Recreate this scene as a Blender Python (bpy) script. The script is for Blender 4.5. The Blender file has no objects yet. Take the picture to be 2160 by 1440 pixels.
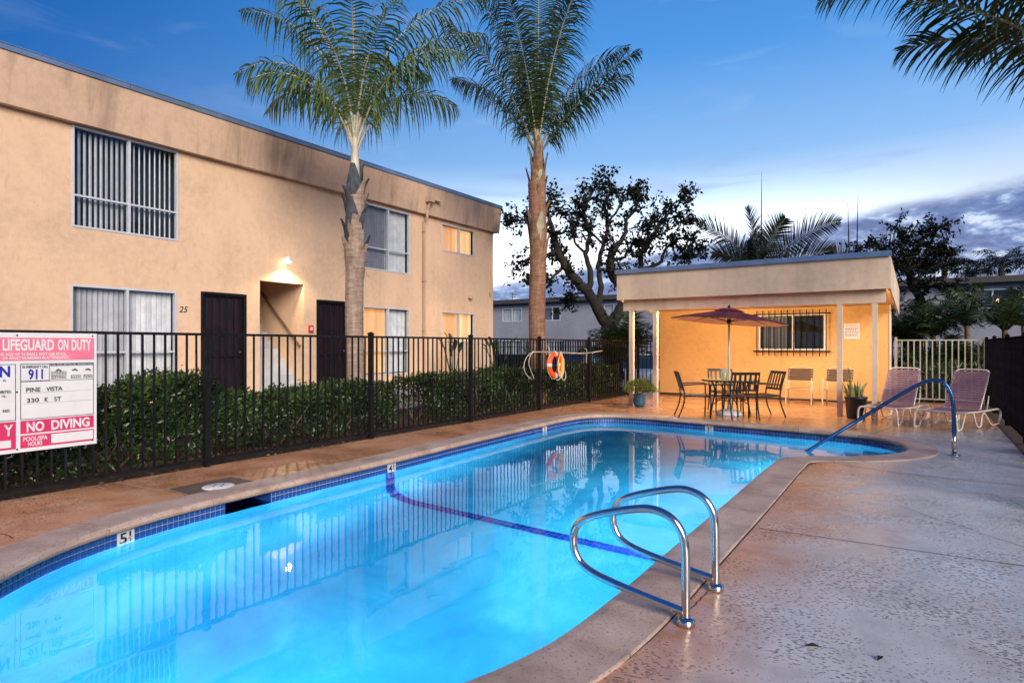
import bpy, bmesh, math, random
import numpy as np
from mathutils import Vector, Matrix
from mathutils.geometry import delaunay_2d_cdt

random.seed(7)
RNG = np.random.default_rng(11)
sc = bpy.context.scene
col = sc.collection
R = math.radians

# ------------------------------------------------------------------ camera
FPX, HY, CH, CXP = 1310.0, 728.0, 1.4, 1080.0
YAW = R(33.6)
SA, CA = math.sin(YAW), math.cos(YAW)
cam_d = bpy.data.cameras.new('camera')
cam = bpy.data.objects.new('camera', cam_d)
col.objects.link(cam)
cam.location = (0, 0, CH)
cam.rotation_euler = (R(90), 0, YAW)
cam_d.sensor_width = 36
cam_d.lens = 36 * FPX / 2160
cam_d.shift_y = 8 / 2160
cam_d.clip_end = 2000
sc.camera = cam

# ------------------------------------------------------------------ render settings, exposure
sc.render.engine = 'CYCLES'
sc.cycles.use_denoising = True
sc.cycles.max_bounces = 10
sc.cycles.transparent_max_bounces = 16
sc.cycles.transmission_bounces = 8
sc.cycles.sample_clamp_indirect = 6
sc.cycles.caustics_refractive = False
sc.cycles.caustics_reflective = False
sc.view_settings.view_transform = 'Standard'
sc.view_settings.look = 'None'
sc.view_settings.exposure = 0.45
sc.view_settings.gamma = 1.0
sc.view_settings.use_curve_mapping = False


# ------------------------------------------------------------------ node helpers
class NT:
    def __init__(s, tree):
        s.t = tree

    def n(s, typ, **kw):
        nd = s.t.nodes.new(typ)
        for k, v in kw.items():
            if k == 'inp':
                for kk, vv in v.items():
                    if isinstance(vv, bpy.types.NodeSocket):
                        s.t.links.new(vv, nd.inputs[kk])
                    else:
                        nd.inputs[kk].default_value = vv
            else:
                setattr(nd, k, v)
        return nd

    def l(s, a, b):
        s.t.links.new(a, b)

    def math(s, op, a, b=0.0, c=None, clamp=False):
        nd = s.n('ShaderNodeMath', operation=op, use_clamp=clamp)
        for i, x in enumerate((a, b, c)):
            if x is None:
                continue
            if isinstance(x, bpy.types.NodeSocket):
                s.l(x, nd.inputs[i])
            else:
                nd.inputs[i].default_value = x
        return nd.outputs[0]

    def smooth(s, x, a, b):
        nd = s.n('ShaderNodeMapRange', interpolation_type='SMOOTHSTEP', clamp=True)
        s.l(x, nd.inputs[0])
        nd.inputs[1].default_value = a
        nd.inputs[2].default_value = b
        return nd.outputs[0]

    def mix(s, f, a, b, blend='MIX'):
        nd = s.n('ShaderNodeMix', data_type='RGBA', blend_type=blend)
        for i, x in ((0, f), (6, a), (7, b)):
            if isinstance(x, bpy.types.NodeSocket):
                s.l(x, nd.inputs[i])
            elif isinstance(x, (int, float)):
                nd.inputs[i].default_value = x
            else:
                nd.inputs[i].default_value = (*x[:3], 1)
        return nd.outputs[2]

    def ramp(s, x, stops):
        nd = s.n('ShaderNodeValToRGB')
        cr = nd.color_ramp
        while len(cr.elements) < len(stops):
            cr.elements.new(0.5)
        for e, (p, c) in zip(cr.elements, stops):
            e.position = p
            e.color = (*c, 1) if not isinstance(c, (int, float)) else (c, c, c, 1)
        s.l(x, nd.inputs[0])
        return nd.outputs[0]

    def noise(s, vec, scale, detail=4, rough=0.55, dist=0.0):
        nd = s.n('ShaderNodeTexNoise')
        if vec is not None:
            s.l(vec, nd.inputs['Vector'])
        nd.inputs['Scale'].default_value = scale
        nd.inputs['Detail'].default_value = detail
        nd.inputs['Roughness'].default_value = rough
        nd.inputs['Distortion'].default_value = dist
        return nd.outputs[0]

    def mapping(s, vec, scale=(1, 1, 1), rot=(0, 0, 0), loc=(0, 0, 0)):
        nd = s.n('ShaderNodeMapping')
        s.l(vec, nd.inputs[0])
        nd.inputs['Scale'].default_value = scale
        nd.inputs['Rotation'].default_value = rot
        nd.inputs['Location'].default_value = loc
        return nd.outputs[0]


# ------------------------------------------------------------------ world: dusk sky with a cloud bank
SKY_GAIN = .80
w = bpy.data.worlds.new('World')
sc.world = w
w.use_nodes = True
w.node_tree.nodes.clear()
T = NT(w.node_tree)
tc = T.n('ShaderNodeTexCoord').outputs['Generated']
sep = T.n('ShaderNodeSeparateXYZ', inp={0: tc})
dz = sep.outputs[2]


def dotdir(v):
    nd = T.n('ShaderNodeVectorMath', operation='DOT_PRODUCT')
    T.l(tc, nd.inputs[0])
    nd.inputs[1].default_value = v
    return nd.outputs['Value']


camR = (CA, SA, 0)
camF = (-SA, CA, 0)
saz = R(30)
S_dir = tuple(math.sin(saz) * a + math.cos(saz) * b for a, b in zip(camR, camF))
horiz = T.math('SQRT', T.math('MAXIMUM', T.math('SUBTRACT', 1.0, T.math('MULTIPLY', dz, dz)), 0.0001))
glow = T.smooth(T.math('DIVIDE', dotdir(S_dir), horiz), 0.25, 1.0)
zc = T.math('MAXIMUM', dz, 0.0)
warm = T.ramp(zc, [(0.0, (.98, .92, .90)), (.12, (.95, .94, .97)), (.19, (.66, .78, .95)), (.28, (.25, .49, .86)),
                   (.42, (.075, .30, .74)), (.65, (.02, .14, .5)), (1.0, (.01, .08, .34))])
cold = T.ramp(zc, [(0.0, (.30, .45, .70)), (.12, (.12, .32, .66)), (.30, (.012, .13, .46)), (.45, (.006, .10, .40)), (1.0, (.008, .06, .28))])
S2_dir = tuple(math.sin(R(4)) * a + math.cos(R(4)) * b for a, b in zip(camR, camF))
glow2 = T.smooth(T.math('DIVIDE', dotdir(S2_dir), horiz), 0.80, 1.0)
gain = T.math('ADD', 1.0, T.math('MULTIPLY', T.math('MULTIPLY', T.smooth(dz, .28, .08), glow2), 1.8))
warmv = T.n('ShaderNodeVectorMath', operation='SCALE')
T.l(warm, warmv.inputs[0])
T.l(gain, warmv.inputs['Scale'])
skyc = T.mix(glow, cold, warmv.outputs[0])
# thin high wisps
vw = T.mapping(tc, scale=(3, 3, 11), rot=(0.25, 0.1, 0.5))
wisp = T.smooth(T.noise(vw, 1.7, 5, .55, .6), .54, .80)
skyc = T.mix(T.math('MULTIPLY', wisp, .14), skyc, (.62, .72, .90))
# low grey-blue streaks
vs = T.mapping(tc, scale=(2, 2, 16))
st = T.smooth(T.noise(vs, 2.2, 4, .5, .3), .50, .70)
band = T.math('MULTIPLY', T.smooth(dz, .06, .16), T.smooth(dz, .40, .22))
skyc = T.mix(T.math('MULTIPLY', T.math('MULTIPLY', st, band), .40), skyc, (.26, .36, .66))
# the cloud bank over the sunset side
plane = tuple(a * -0.19 + b * -0.104 + c for a, b, c in zip(camR, camF, (0, 0, 1)))
edge_n = T.noise(T.mapping(tc, scale=(1, 1, 3)), 6.0, 5, .6)
e = T.math('ADD', dotdir(plane), T.math('MULTIPLY', T.math('SUBTRACT', edge_n, .5), .035))
bank = T.math('MULTIPLY', T.smooth(e, .012, -.012), T.smooth(dotdir(camF), .0, .3))
cl = T.noise(T.mapping(tc, scale=(1, 1, 2.6)), 26, 6, .62, .15)
cl2 = T.noise(T.mapping(tc, scale=(1, 1, 4)), 5, 4, .6, .2)
clc = T.ramp(T.math('ADD', T.math('MULTIPLY', cl, .84), T.math('MULTIPLY', cl2, .16)),
             [(.40, (.07, .14, .36)), (.50, (.12, .215, .47)), (.56, (.25, .38, .66)), (.64, (.62, .74, .95))])
low = T.smooth(dz, .07, .035)
clc = T.mix(T.math('MULTIPLY', low, T.smooth(cl2, .40, .58)), clc, (.95, .93, .95))
skyc = T.mix(T.math('MULTIPLY', bank, .97), skyc, clc)
# a trace of the physical twilight sky
sky = T.n('ShaderNodeTexSky', sky_type='NISHITA')
sky.sun_disc = False
sky.sun_elevation = R(2.0)
sky.sun_rotation = math.atan2(S_dir[0], S_dir[1])
skyc = T.mix(.004, skyc, sky.outputs[0], 'ADD')
bg = T.n('ShaderNodeBackground')
T.l(skyc, bg.inputs[0])
bg.inputs[1].default_value = SKY_GAIN
wo = T.n('ShaderNodeOutputWorld')
T.l(bg.outputs[0], wo.inputs[0])

# ------------------------------------------------------------------ sun lamp, standing in for the flash behind the camera
sun_d = bpy.data.lights.new('sun', 'SUN')
sun_d.energy = 3.5
sun_d.angle = R(32)
sun_d.color = (1.0, .86, .70)
sun = bpy.data.objects.new('sun', sun_d)
col.objects.link(sun)
SUN_T = Vector((-.76, .53, -.40))
sun.rotation_euler = SUN_T.to_track_quat('-Z', 'Y').to_euler()
sun.location = (6, -10, 8)


# ------------------------------------------------------------------ mesh helpers
def tag(o, label=None, cat=None, group=None, kind=None):
    if label: o['label'] = label
    if cat: o['category'] = cat
    if group: o['group'] = group
    if kind: o['kind'] = kind
    return o


def link(name, me, mat=None, parent=None, loc=None):
    o = bpy.data.objects.new(name, me)
    col.objects.link(o)
    if me is not None and mat is not None and len(me.materials) == 0:
        me.materials.append(mat)
    if parent is not None:
        o.parent = parent
    if loc is not None:
        o.location = loc
    return o


def empty(name, loc=(0, 0, 0), rz=0.0, label=None, cat=None, group=None):
    o = bpy.data.objects.new(name, None)
    col.objects.link(o)
    o.location = loc
    o.rotation_euler = (0, 0, rz)
    o.empty_display_size = .2
    return tag(o, label, cat, group)


class MB:
    """collects simple shapes, then builds ONE mesh"""
    def __init__(s):
        s.v, s.f = [], []

    def add(s, vs, fs):
        b = len(s.v)
        s.v += [tuple(x) for x in vs]
        s.f += [tuple(i + b for i in q) for q in fs]
        return s

    def box(s, c, d, M=None):
        x, y, z = (k / 2 for k in d)
        vs = [Vector((a, b, e)) for a in (-x, x) for b in (-y, y) for e in (-z, z)]
        if M is not None:
            vs = [M @ q for q in vs]
        vs = [q + Vector(c) for q in vs]
        return s.add(vs, [(0, 1, 3, 2), (4, 6, 7, 5), (0, 4, 5, 1), (2, 3, 7, 6), (0, 2, 6, 4), (1, 5, 7, 3)])

    def bb(s, x0, x1, y0, y1, z0, z1):
        return s.box(((x0 + x1) / 2, (y0 + y1) / 2, (z0 + z1) / 2), (abs(x1 - x0), abs(y1 - y0), abs(z1 - z0)))

    def tube(s, pts, r, n=8, cap=True, flat=None):
        pts = [Vector(p) for p in pts]
        rs = r if isinstance(r, (list, tuple)) else [r] * len(pts)
        t0 = (pts[1] - pts[0]).normalized()
        up = Vector((0, 0, 1)) if abs(t0.z) < .9 else Vector((1, 0, 0))
        side = t0.cross(up).normalized()
        vs, fs = [], []
        for i, p in enumerate(pts):
            if i == 0: t = pts[1] - pts[0]
            elif i == len(pts) - 1: t = pts[i] - pts[i - 1]
            else: t = (pts[i + 1] - pts[i]).normalized() + (pts[i] - pts[i - 1]).normalized()
            t = t.normalized() if t.length > 1e-9 else t0
            side = (side - t * side.dot(t))
            side = side.normalized() if side.length > 1e-6 else t.orthogonal().normalized()
            u2 = side.cross(t)
            for k in range(n):
                a = 2 * math.pi * k / n
                vs.append(p + side * (math.cos(a) * rs[i]) + u2 * (math.sin(a) * rs[i]))
        for i in range(len(pts) - 1):
            for k in range(n):
                a, b = i * n + k, i * n + (k + 1) % n
                fs.append((a, b, b + n, a + n))
        if cap:
            fs.append(tuple(range(n - 1, -1, -1)))
            fs.append(tuple(range((len(pts) - 1) * n, len(pts) * n)))
        return s.add(vs, fs)

    def lathe(s, prof, n=20, c=(0, 0, 0), closed=False):
        vs, fs = [], []
        for (r, z) in prof:
            for k in range(n):
                a = 2 * math.pi * k / n
                vs.append((c[0] + r * math.cos(a), c[1] + r * math.sin(a), c[2] + z))
        for i in range(len(prof) - 1):
            for k in range(n):
                a, b = i * n + k, i * n + (k + 1) % n
                fs.append((a, b, b + n, a + n))
        if not closed:
            fs.append(tuple(range(n - 1, -1, -1)))
            fs.append(tuple(range((len(prof) - 1) * n, len(prof) * n)))
        return s.add(vs, fs)

    def mesh(s, name, smooth=False):
        me = bpy.data.meshes.new(name)
        me.from_pydata(s.v, [], s.f)
        if smooth:
            me.polygons.foreach_set('use_smooth', [True] * len(me.polygons))
        me.update()
        return me

    def build(s, name, mat, parent=None, smooth=False, loc=None):
        return link(name, s.mesh(name, smooth), mat, parent, loc)


def np_mesh(name, verts, faces, mat, parent=None, smooth=False):
    """verts (n,3), faces (m,k) numpy"""
    me = bpy.data.meshes.new(name)
    n, (m, k) = len(verts), faces.shape
    me.vertices.add(n)
    me.vertices.foreach_set('co', np.ascontiguousarray(verts, dtype=np.float32).ravel())
    me.loops.add(m * k)
    me.loops.foreach_set('vertex_index', np.ascontiguousarray(faces, dtype=np.int32).ravel())
    me.polygons.add(m)
    me.polygons.foreach_set('loop_start', np.arange(m, dtype=np.int32) * k)
    me.polygons.foreach_set('use_smooth', np.full(m, smooth, dtype=bool))
    me.update(calc_edges=True)
    me.validate()
    return link(name, me, mat, parent)


def leaf_arrays(P, D, N, L, W):
    """folded leaves: base P, direction D, normal N, length L, width W -> verts, quads(2 per leaf)"""
    D = D / np.linalg.norm(D, axis=1, keepdims=True)
    N = N - D * (N * D).sum(1, keepdims=True)
    N = N / (np.linalg.norm(N, axis=1, keepdims=True) + 1e-9)
    Sd = np.cross(D, N)
    L = L[:, None]; W = W[:, None]
    a = P
    b = P + D * L * .45 + Sd * W * .5 + N * W * .18
    c = P + D * L
    d = P + D * L * .45 - Sd * W * .5 + N * W * .18
    e2 = P + D * L * .5 - N * W * .04
    V = np.stack([a, b, c, d, e2], 1).reshape(-1, 3)
    n = len(P)
    base = (np.arange(n) * 5)[:, None]
    F = np.concatenate([base + np.array([[0, 1, 2, 4]]), base + np.array([[0, 4, 2, 3]])], 0)
    return V, F


def rand_dirs(n):
    v = RNG.normal(size=(n, 3))
    return v / np.linalg.norm(v, axis=1, keepdims=True)


def gpx(px, py, z=0.0):
    d = FPX * (CH - z) / (py - HY)
    u = (px - CXP) / FPX * d
    return Vector((u * CA - d * SA, u * SA + d * CA, z))


def dpx(px, py, d):
    """point at pixel and depth d along the view axis"""
    u = (px - CXP) / FPX * d
    return Vector((u * CA - d * SA, u * SA + d * CA, CH - (py - HY) / FPX * d))


def text_mesh(body, name='lettering', bold=0.0, shear=0.0):
    cu = bpy.data.curves.new('txt', 'FONT')
    cu.body = body
    cu.size = 1
    cu.extrude = .01
    cu.offset = bold
    cu.shear = shear
    cu.resolution_u = 3
    ob = bpy.data.objects.new('txt', cu)
    col.objects.link(ob)
    dg = bpy.context.evaluated_depsgraph_get()
    me = bpy.data.meshes.new_from_object(ob.evaluated_get(dg))
    bpy.data.objects.remove(ob)
    bpy.data.curves.remove(cu)
    me.name = name
    return me


def text_on(body, mat, parent, org, right, up, wd, ht, name='lettering', bold=0.0, shear=0.0):
    """lettering fitted into a wd x ht rectangle whose lower left corner is org (parent space)"""
    me = text_mesh(body, name, bold, shear)
    co = np.empty(len(me.vertices) * 3, dtype=np.float32)
    me.vertices.foreach_get('co', co)
    co = co.reshape(-1, 3)
    mn, mx = co.min(0), co.max(0)
    sx, sy = wd / max(mx[0] - mn[0], 1e-6), ht / max(mx[1] - mn[1], 1e-6)
    right, up = Vector(right).normalized(), Vector(up).normalized()
    nrm = right.cross(up)
    out = (np.array(org)[None] + (co[:, 0:1] - mn[0]) * sx * np.array(right)[None] + (co[:, 1:2] - mn[1]) * sy * np.array(up)[None]
           + (co[:, 2:3] * .1 + .0015) * np.array(nrm)[None])
    me.vertices.foreach_set('co', out.astype(np.float32).ravel())
    me.update()
    return link(name, me, mat, parent)


def facade(O, Rv, Uv, Nv, W, H, holes, depth=.12, extra_u=(), extra_v=()):
    """front face with openings and reveals. holes: (u0,u1,v0,v1)"""
    O, Rv, Uv, Nv = map(Vector, (O, Rv, Uv, Nv))
    us = sorted(set([0, W] + [h[i] for h in holes for i in (0, 1)] + list(extra_u)))
    vs = sorted(set([0, H] + [h[i] for h in holes for i in (2, 3)] + list(extra_v)))
    m = MB()
    for i in range(len(us) - 1):
        for j in range(len(vs) - 1):
            cu, cv = (us[i] + us[i + 1]) / 2, (vs[j] + vs[j + 1]) / 2
            if any(h[0] < cu < h[1] and h[2] < cv < h[3] for h in holes):
                continue
            m.add([O + Rv * a + Uv * b for a, b in ((us[i], vs[j]), (us[i + 1], vs[j]), (us[i + 1], vs[j + 1]), (us[i], vs[j + 1]))], [(0, 1, 2, 3)])
    for h in holes:
        c = [(h[0], h[2]), (h[1], h[2]), (h[1], h[3]), (h[0], h[3])]
        for k in range(4):
            a, b = c[k], c[(k + 1) % 4]
            p, q = O + Rv * a[0] + Uv * a[1], O + Rv * b[0] + Uv * b[1]
            m.add([p, q, q - Nv * depth, p - Nv * depth], [(0, 1, 2, 3)])
    return m


# ------------------------------------------------------------------ materials
def mat_new(name):
    m = bpy.data.materials.new(name)
    m.use_nodes = True
    t = NT(m.node_tree)
    p = m.node_tree.nodes['Principled BSDF']
    return m, t, p


def setp(p, **kw):
    for k, v in kw.items():
        k = k.replace('_', ' ')
        p.inputs[k].default_value = (*v, 1) if isinstance(v, tuple) and len(v) == 3 else v


def bump(t, p, h, strength=.3, dist=.01):
    b = t.n('ShaderNodeBump')
    b.inputs['Strength'].default_value = strength
    b.inputs['Distance'].default_value = dist
    t.l(h, b.inputs['Height'])
    t.l(b.outputs[0], p.inputs['Normal'])


def simple(name, colr, rough=.5, metal=0.0, var=.12, nscale=6.0, bumps=0.0, bscale=60, spec=.5, emit=None, estr=0.0, rand=0.0, coat=0.0):
    m, t, p = mat_new(name)
    setp(p, Roughness=rough, Metallic=metal)
    p.inputs['Specular IOR Level'].default_value = spec
    if coat: p.inputs['Coat Weight'].default_value = coat
    oc = t.n('ShaderNodeTexCoord').outputs['Object']
    nz = t.noise(oc, nscale, 5)
    dark = tuple(max(0, c * (1 - var * 1.6)) for c in colr)
    lite = tuple(min(1, c * (1 + var)) for c in colr)
    c = t.ramp(nz, [(.3, dark), (.7, lite)])
    if rand:
        oi = t.n('ShaderNodeObjectInfo').outputs['Random']
        c = t.mix(t.math('MULTIPLY', oi, rand), c, tuple(x * .35 for x in colr))
    t.l(c, p.inputs['Base Color'])
    rr = t.math('ADD', t.math('MULTIPLY', t.noise(oc, nscale * 2.3, 3), .2), rough - .1)
    t.l(rr, p.inputs['Roughness'])
    if bumps:
        bump(t, p, t.noise(oc, bscale, 4), bumps, .01)
    if emit:
        p.inputs['Emission Color'].default_value = (*emit, 1)
        p.inputs['Emission Strength'].default_value = estr
    return m


def stucco_mat(name, colr, streak=0.0, bscale=45, bstr=.35, streak_col=(.16, .12, .10)):
    m, t, p = mat_new(name)
    setp(p, Roughness=.85)
    p.inputs['Specular IOR Level'].default_value = .25
    pos = t.n('ShaderNodeNewGeometry').outputs['Position']
    big = t.noise(pos, .7, 5, .6)
    fine = t.noise(pos, 9, 5, .65)
    c = t.ramp(t.math('ADD', t.math('MULTIPLY', big, .6), t.math('MULTIPLY', fine, .4)),
               [(.34, tuple(x * .80 for x in colr)), (.52, colr), (.70, tuple(min(1, x * 1.1) for x in colr))])
    # grime blotches, cracks and trowel marks
    mk = t.smooth(t.noise(t.mapping(pos, scale=(5, 5, 2.2)), 1.6, 6, .7, .6), .58, .70)
    c = t.mix(t.math('MULTIPLY', mk, .34), c, tuple(x * .55 for x in colr))
    if streak:
        s1 = t.noise(t.mapping(pos, scale=(2.6, 2.6, .22)), 1.0, 6, .66, .25)
        s2 = t.noise(t.mapping(pos, scale=(.55, .55, .10)), 1.0, 3, .5)
        f = t.math('MULTIPLY', t.smooth(t.math('ADD', t.math('MULTIPLY', s1, .55), t.math('MULTIPLY', s2, .45)), .47, .62), streak)
        c = t.mix(f, c, streak_col)
    t.l(c, p.inputs['Base Color'])
    h = t.math('ADD', t.math('MULTIPLY', t.noise(pos, bscale, 6, .7), .6), t.math('MULTIPLY', t.noise(t.mapping(pos, scale=(1, 1, .6)), bscale * .22, 4, .6), 1.0))
    bump(t, p, h, bstr, .012)
    return m


def emis_mat(name, colr, strength, var=.0, vscale=3.0):
    m, t, p = mat_new(name)
    setp(p, Base_Color=colr, Roughness=.6)
    oc = t.n('ShaderNodeNewGeometry').outputs['Position']
    f = t.ramp(t.noise(t.mapping(oc, scale=(1, 1, .25)), vscale, 3), [(.3, tuple(x * (1 - var) for x in colr)), (.7, colr)])
    if var:
        oi = t.n('ShaderNodeObjectInfo').outputs['Random']
        f = t.mix(t.math('MULTIPLY', oi, .75), f, (colr[0] * .5, colr[1] * .3, colr[2] * .2))
        setp(p, Base_Color=(.45, .34, .22))
    t.l(f, p.inputs['Emission Color'])
    p.inputs['Emission Strength'].default_value = strength
    return m


def glass_mat(name, tint=(1, 1, 1), ior=1.5, boost=1.0, rough=.01):
    m = bpy.data.materials.new(name)
    m.use_nodes = True
    t = NT(m.node_tree)
    m.node_tree.nodes.clear()
    lw = t.n('ShaderNodeLayerWeight', inp={'Blend': .5})
    f0 = ((ior - 1) / (ior + 1)) ** 2
    schlick = t.math('ADD', f0, t.math('MULTIPLY', 1 - f0, t.math('POWER', lw.outputs['Facing'], 5.0)))
    tr = t.n('ShaderNodeBsdfTransparent', inp={0: (*tint, 1)})
    gl = t.n('ShaderNodeBsdfGlossy', inp={'Roughness': rough})
    mx = t.n('ShaderNodeMixShader')
    t.l(t.math('MULTIPLY', schlick, boost, clamp=True), mx.inputs[0])
    t.l(tr.outputs[0], mx.inputs[1])
    t.l(gl.outputs[0], mx.inputs[2])
    t.l(mx.outputs[0], t.n('ShaderNodeOutputMaterial').inputs[0])
    return m


def leaf_mat(name, colr, colr2, rough=.35, trans=.25, spec=.5):
    m = bpy.data.materials.new(name)
    m.use_nodes = True
    t = NT(m.node_tree)
    p = m.node_tree.nodes['Principled BSDF']
    out = m.node_tree.nodes['Material Output']
    pos = t.n('ShaderNodeNewGeometry')
    rnd = pos.outputs['Random Per Island']
    c = t.mix(rnd, colr, colr2)
    nz = t.noise(pos.outputs['Position'], 2.2, 3)
    c = t.mix(t.smooth(nz, .35, .7), c, tuple(x * .62 for x in colr))
    t.l(c, p.inputs['Base Color'])
    p.inputs['Roughness'].default_value = rough
    p.inputs['Specular IOR Level'].default_value = spec
    if trans:
        tl = t.n('ShaderNodeBsdfTranslucent')
        t.l(t.mix(.5, c, (colr[0] * 1.6, colr[1] * 1.5, colr[2] * .6)), tl.inputs[0])
        mx = t.n('ShaderNodeMixShader', inp={0: trans})
        t.l(p.outputs[0], mx.inputs[1])
        t.l(tl.outputs[0], mx.inputs[2])
        t.l(mx.outputs[0], out.inputs[0])
    return m


M = {}
M['stucco'] = stucco_mat('peach_stucco', (.71, .50, .345), streak=.16, streak_col=(.36, .25, .17))
M['stucco_band'] = stucco_mat('weathered_peach_stucco', (.62, .44, .32), streak=.6, streak_col=(.24, .17, .13))
M['cab_wall'] = stucco_mat('orange_stucco', (.69, .41, .17), bscale=70, bstr=.2)
M['cab_trim'] = stucco_mat('cream_painted_wood', (.73, .59, .44), streak=.25, bscale=90, bstr=.12, streak_col=(.30, .24, .20))
M['far_wall'] = stucco_mat('shade_toned_white_stucco', (.26, .275, .34), streak=.25, streak_col=(.15, .16, .2))  # white wall; its blue-grey shade is put into the colour
M['far_trim'] = simple('dark_brown_fascia_paint', (.055, .05, .052), .7)
M['flash'] = simple('blue_grey_flashing_metal', (.22, .32, .47), .35, .55, .15, 2)
M['roofing'] = simple('grey_roll_roofing', (.18, .18, .18), .9, bumps=.3)
M['alu'] = simple('brushed_aluminium_frame', (.66, .69, .75), .4, .25, .06)
M['white'] = simple('white_paint', (.75, .75, .74), .45)
M['glass'] = glass_mat('window_glass', (.92, .95, .97), 1.5, 1.5)
M['slat'] = simple('white_vinyl_blind', (.80, .81, .84), .5, rand=.35)
M['slat_grey'] = simple('grey_vinyl_blind', (.52, .52, .56), .5, rand=.5)
M['slat_dark'] = simple('dark_grey_screen_blind', (.20, .21, .25), .6, rand=.3)  # dark grey slats of the screened window halves
M['slat_lit'] = emis_mat('lamp_lit_vinyl_blind', (1.0, .64, .27), .95, .45, 2.5)
M['slat_lit_o'] = emis_mat('lamp_lit_orange_screen_blind', (1.0, .42, .10), .72, .5, 3.0)
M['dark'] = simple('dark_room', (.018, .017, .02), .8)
M['room'] = simple('dim_room_wall', (.10, .085, .075), .8)
M['door'] = simple('dark_brown_door_paint', (.016, .008, .012), .38, 0, .2, 3)
M['iron'] = simple('black_painted_iron', (.010, .010, .013), .6, 0, .3, 14, .15, 90, spec=.12)
M['iron_matte'] = simple('matte_black_iron', (.008, .008, .011), .9, 0, .3, 14, spec=0.0)
M['iron_pale'] = simple('pale_grey_painted_iron', (.46, .48, .44), .4, .2, .12)
M['concrete'] = simple('grey_concrete', (.36, .35, .34), .8, 0, .15, 5, .3, 50)
M['stair'] = simple('blue_grey_stair_paint', (.42, .44, .48), .7, 0, .1, 5)
M['handrail_wood'] = simple('brown_handrail_paint', (.16, .09, .045), .5)
M['bulb'] = emis_mat('lamp_globe_glow', (1, .86, .62), 22.0)
M['porch_bulb'] = emis_mat('porch_globe_glow', (1, .80, .5), 8.0)
M['red'] = simple('red_enamel', (.55, .02, .02), .35)
M['ink'] = simple('black_ink', (.012, .012, .014), .6)
M['blue_ink'] = simple('blue_ink', (.015, .02, .36), .6)
M['sign_white'] = simple('white_sign_enamel', (.72, .74, .78), .3, 0, .04)
M['sign_pink'] = simple('faded_pink_ink', (.80, .20, .30), .4, 0, .10, 5)
M['sign_red'] = simple('faded_crimson_ink', (.62, .035, .13), .4, 0, .12, 5)
M['steel'] = simple('polished_stainless_steel', (.60, .57, .54), .17, 1.0, .10, 9)
M['steel_blue'] = simple('sky_tinted_steel', (.05, .13, .27), .22, .8, .1, 9)  # plain steel; blue reflection of sky and water is put into the colour
M['furn_black'] = simple('black_powder_coated_metal', (.014, .012, .013), .35, .2)
M['furn_brown'] = simple('brown_vinyl_strap', (.042, .018, .015), .45)
M['furn_tan'] = simple('cream_tube_enamel', (.66, .52, .36), .35, .1)
M['lounge_white'] = simple('white_tube_enamel', (.72, .68, .62), .3, .1)
M['lounge_strap'] = simple('mauve_brown_vinyl_strap', (.24, .145, .20), .42)
M['fabric'] = leaf_mat('maroon_canvas', (.33, .10, .14), (.30, .09, .125), .85, .38, .15)
M['lit_underside'] = simple('lit_pink_canvas_underside', (.72, .50, .50), .9, 0, .08, 8)  # lit look of the canvas underside, painted pale pink
M['table_top'] = simple('pale_green_glass_tabletop', (.44, .46, .26), .12, 0, .05)
M['pot_blue'] = simple('blue_glazed_ceramic', (.015, .12, .22), .12, 0, .4, 5, coat=.6)
M['pot_black'] = simple('black_plastic_pot', (.012, .013, .018), .4)
M['soil'] = simple('potting_soil', (.04, .028, .02), .95, bumps=.6)
M['ring_orange'] = simple('orange_life_ring_vinyl', (.85, .11, .015), .4)
M['rope_yellow'] = simple('yellow_rope', (.75, .48, .05), .7)
M['rope_white'] = simple('white_rope', (.62, .6, .52), .7)
M['pole_alu'] = simple('dull_aluminium_pole', (.55, .52, .48), .4, .5)
M['tile'] = simple('cobalt_glazed_tile', (.02, .085, .40), .13, 0, .35, 3.0, coat=.5)
M['grout'] = simple('pale_blue_grout', (.42, .52, .58), .8, 0, .1)
M['line_tile'] = simple('navy_glazed_tile', (.01, .04, .42), .45, 0, .3, 4)
M['mark_tile'] = simple('white_glazed_tile', (.72, .74, .76), .2)
M['plaster'] = None
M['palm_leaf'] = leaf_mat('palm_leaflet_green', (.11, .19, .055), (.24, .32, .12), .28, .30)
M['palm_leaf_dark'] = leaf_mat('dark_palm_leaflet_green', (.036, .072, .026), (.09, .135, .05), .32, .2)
M['far_leaf'] = leaf_mat('silhouette_foliage', (.006, .010, .005), (.012, .017, .008), .6, .05, .15)  # near black: the unlit silhouette of background trees is put into the colour
M['hedge_leaf'] = leaf_mat('glossy_hedge_leaf', (.026, .060, .015), (.062, .115, .027), .28, .16, .5)
M['hedge_tip'] = leaf_mat('fresh_hedge_leaf', (.10, .16, .022), (.15, .22, .035), .3, .25)
M['shrub_leaf'] = leaf_mat('palm_shrub_leaf', (.04, .07, .018), (.09, .12, .032), .40, .2)
M['jade_leaf'] = leaf_mat('yellow_green_succulent_leaf', (.14, .20, .04), (.22, .26, .06), .3, .15)
M['snake_leaf'] = simple('variegated_sword_leaf', (.30, .34, .12), .4, 0, .35, 18)
M['bird_leaf'] = leaf_mat('broad_blue_green_leaf', (.035, .065, .03), (.06, .095, .045), .4, .15)
M['litter'] = leaf_mat('dry_leaf_litter', (.16, .085, .04), (.28, .19, .11), .75, .1)
M['twig'] = simple('grey_brown_twig', (.13, .09, .065), .8)
M['bark'] = simple('dark_rough_bark', (.017, .013, .011), .9, 0, .4, 5, .8, 14)  # darkened so the background trees stay in silhouette
M['petiole'] = simple('pale_green_petiole', (.36, .34, .22), .5, 0, .2, 6)
M['petiole_white'] = simple('bleached_petiole', (.52, .49, .40), .5, 0, .2, 6)
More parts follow.
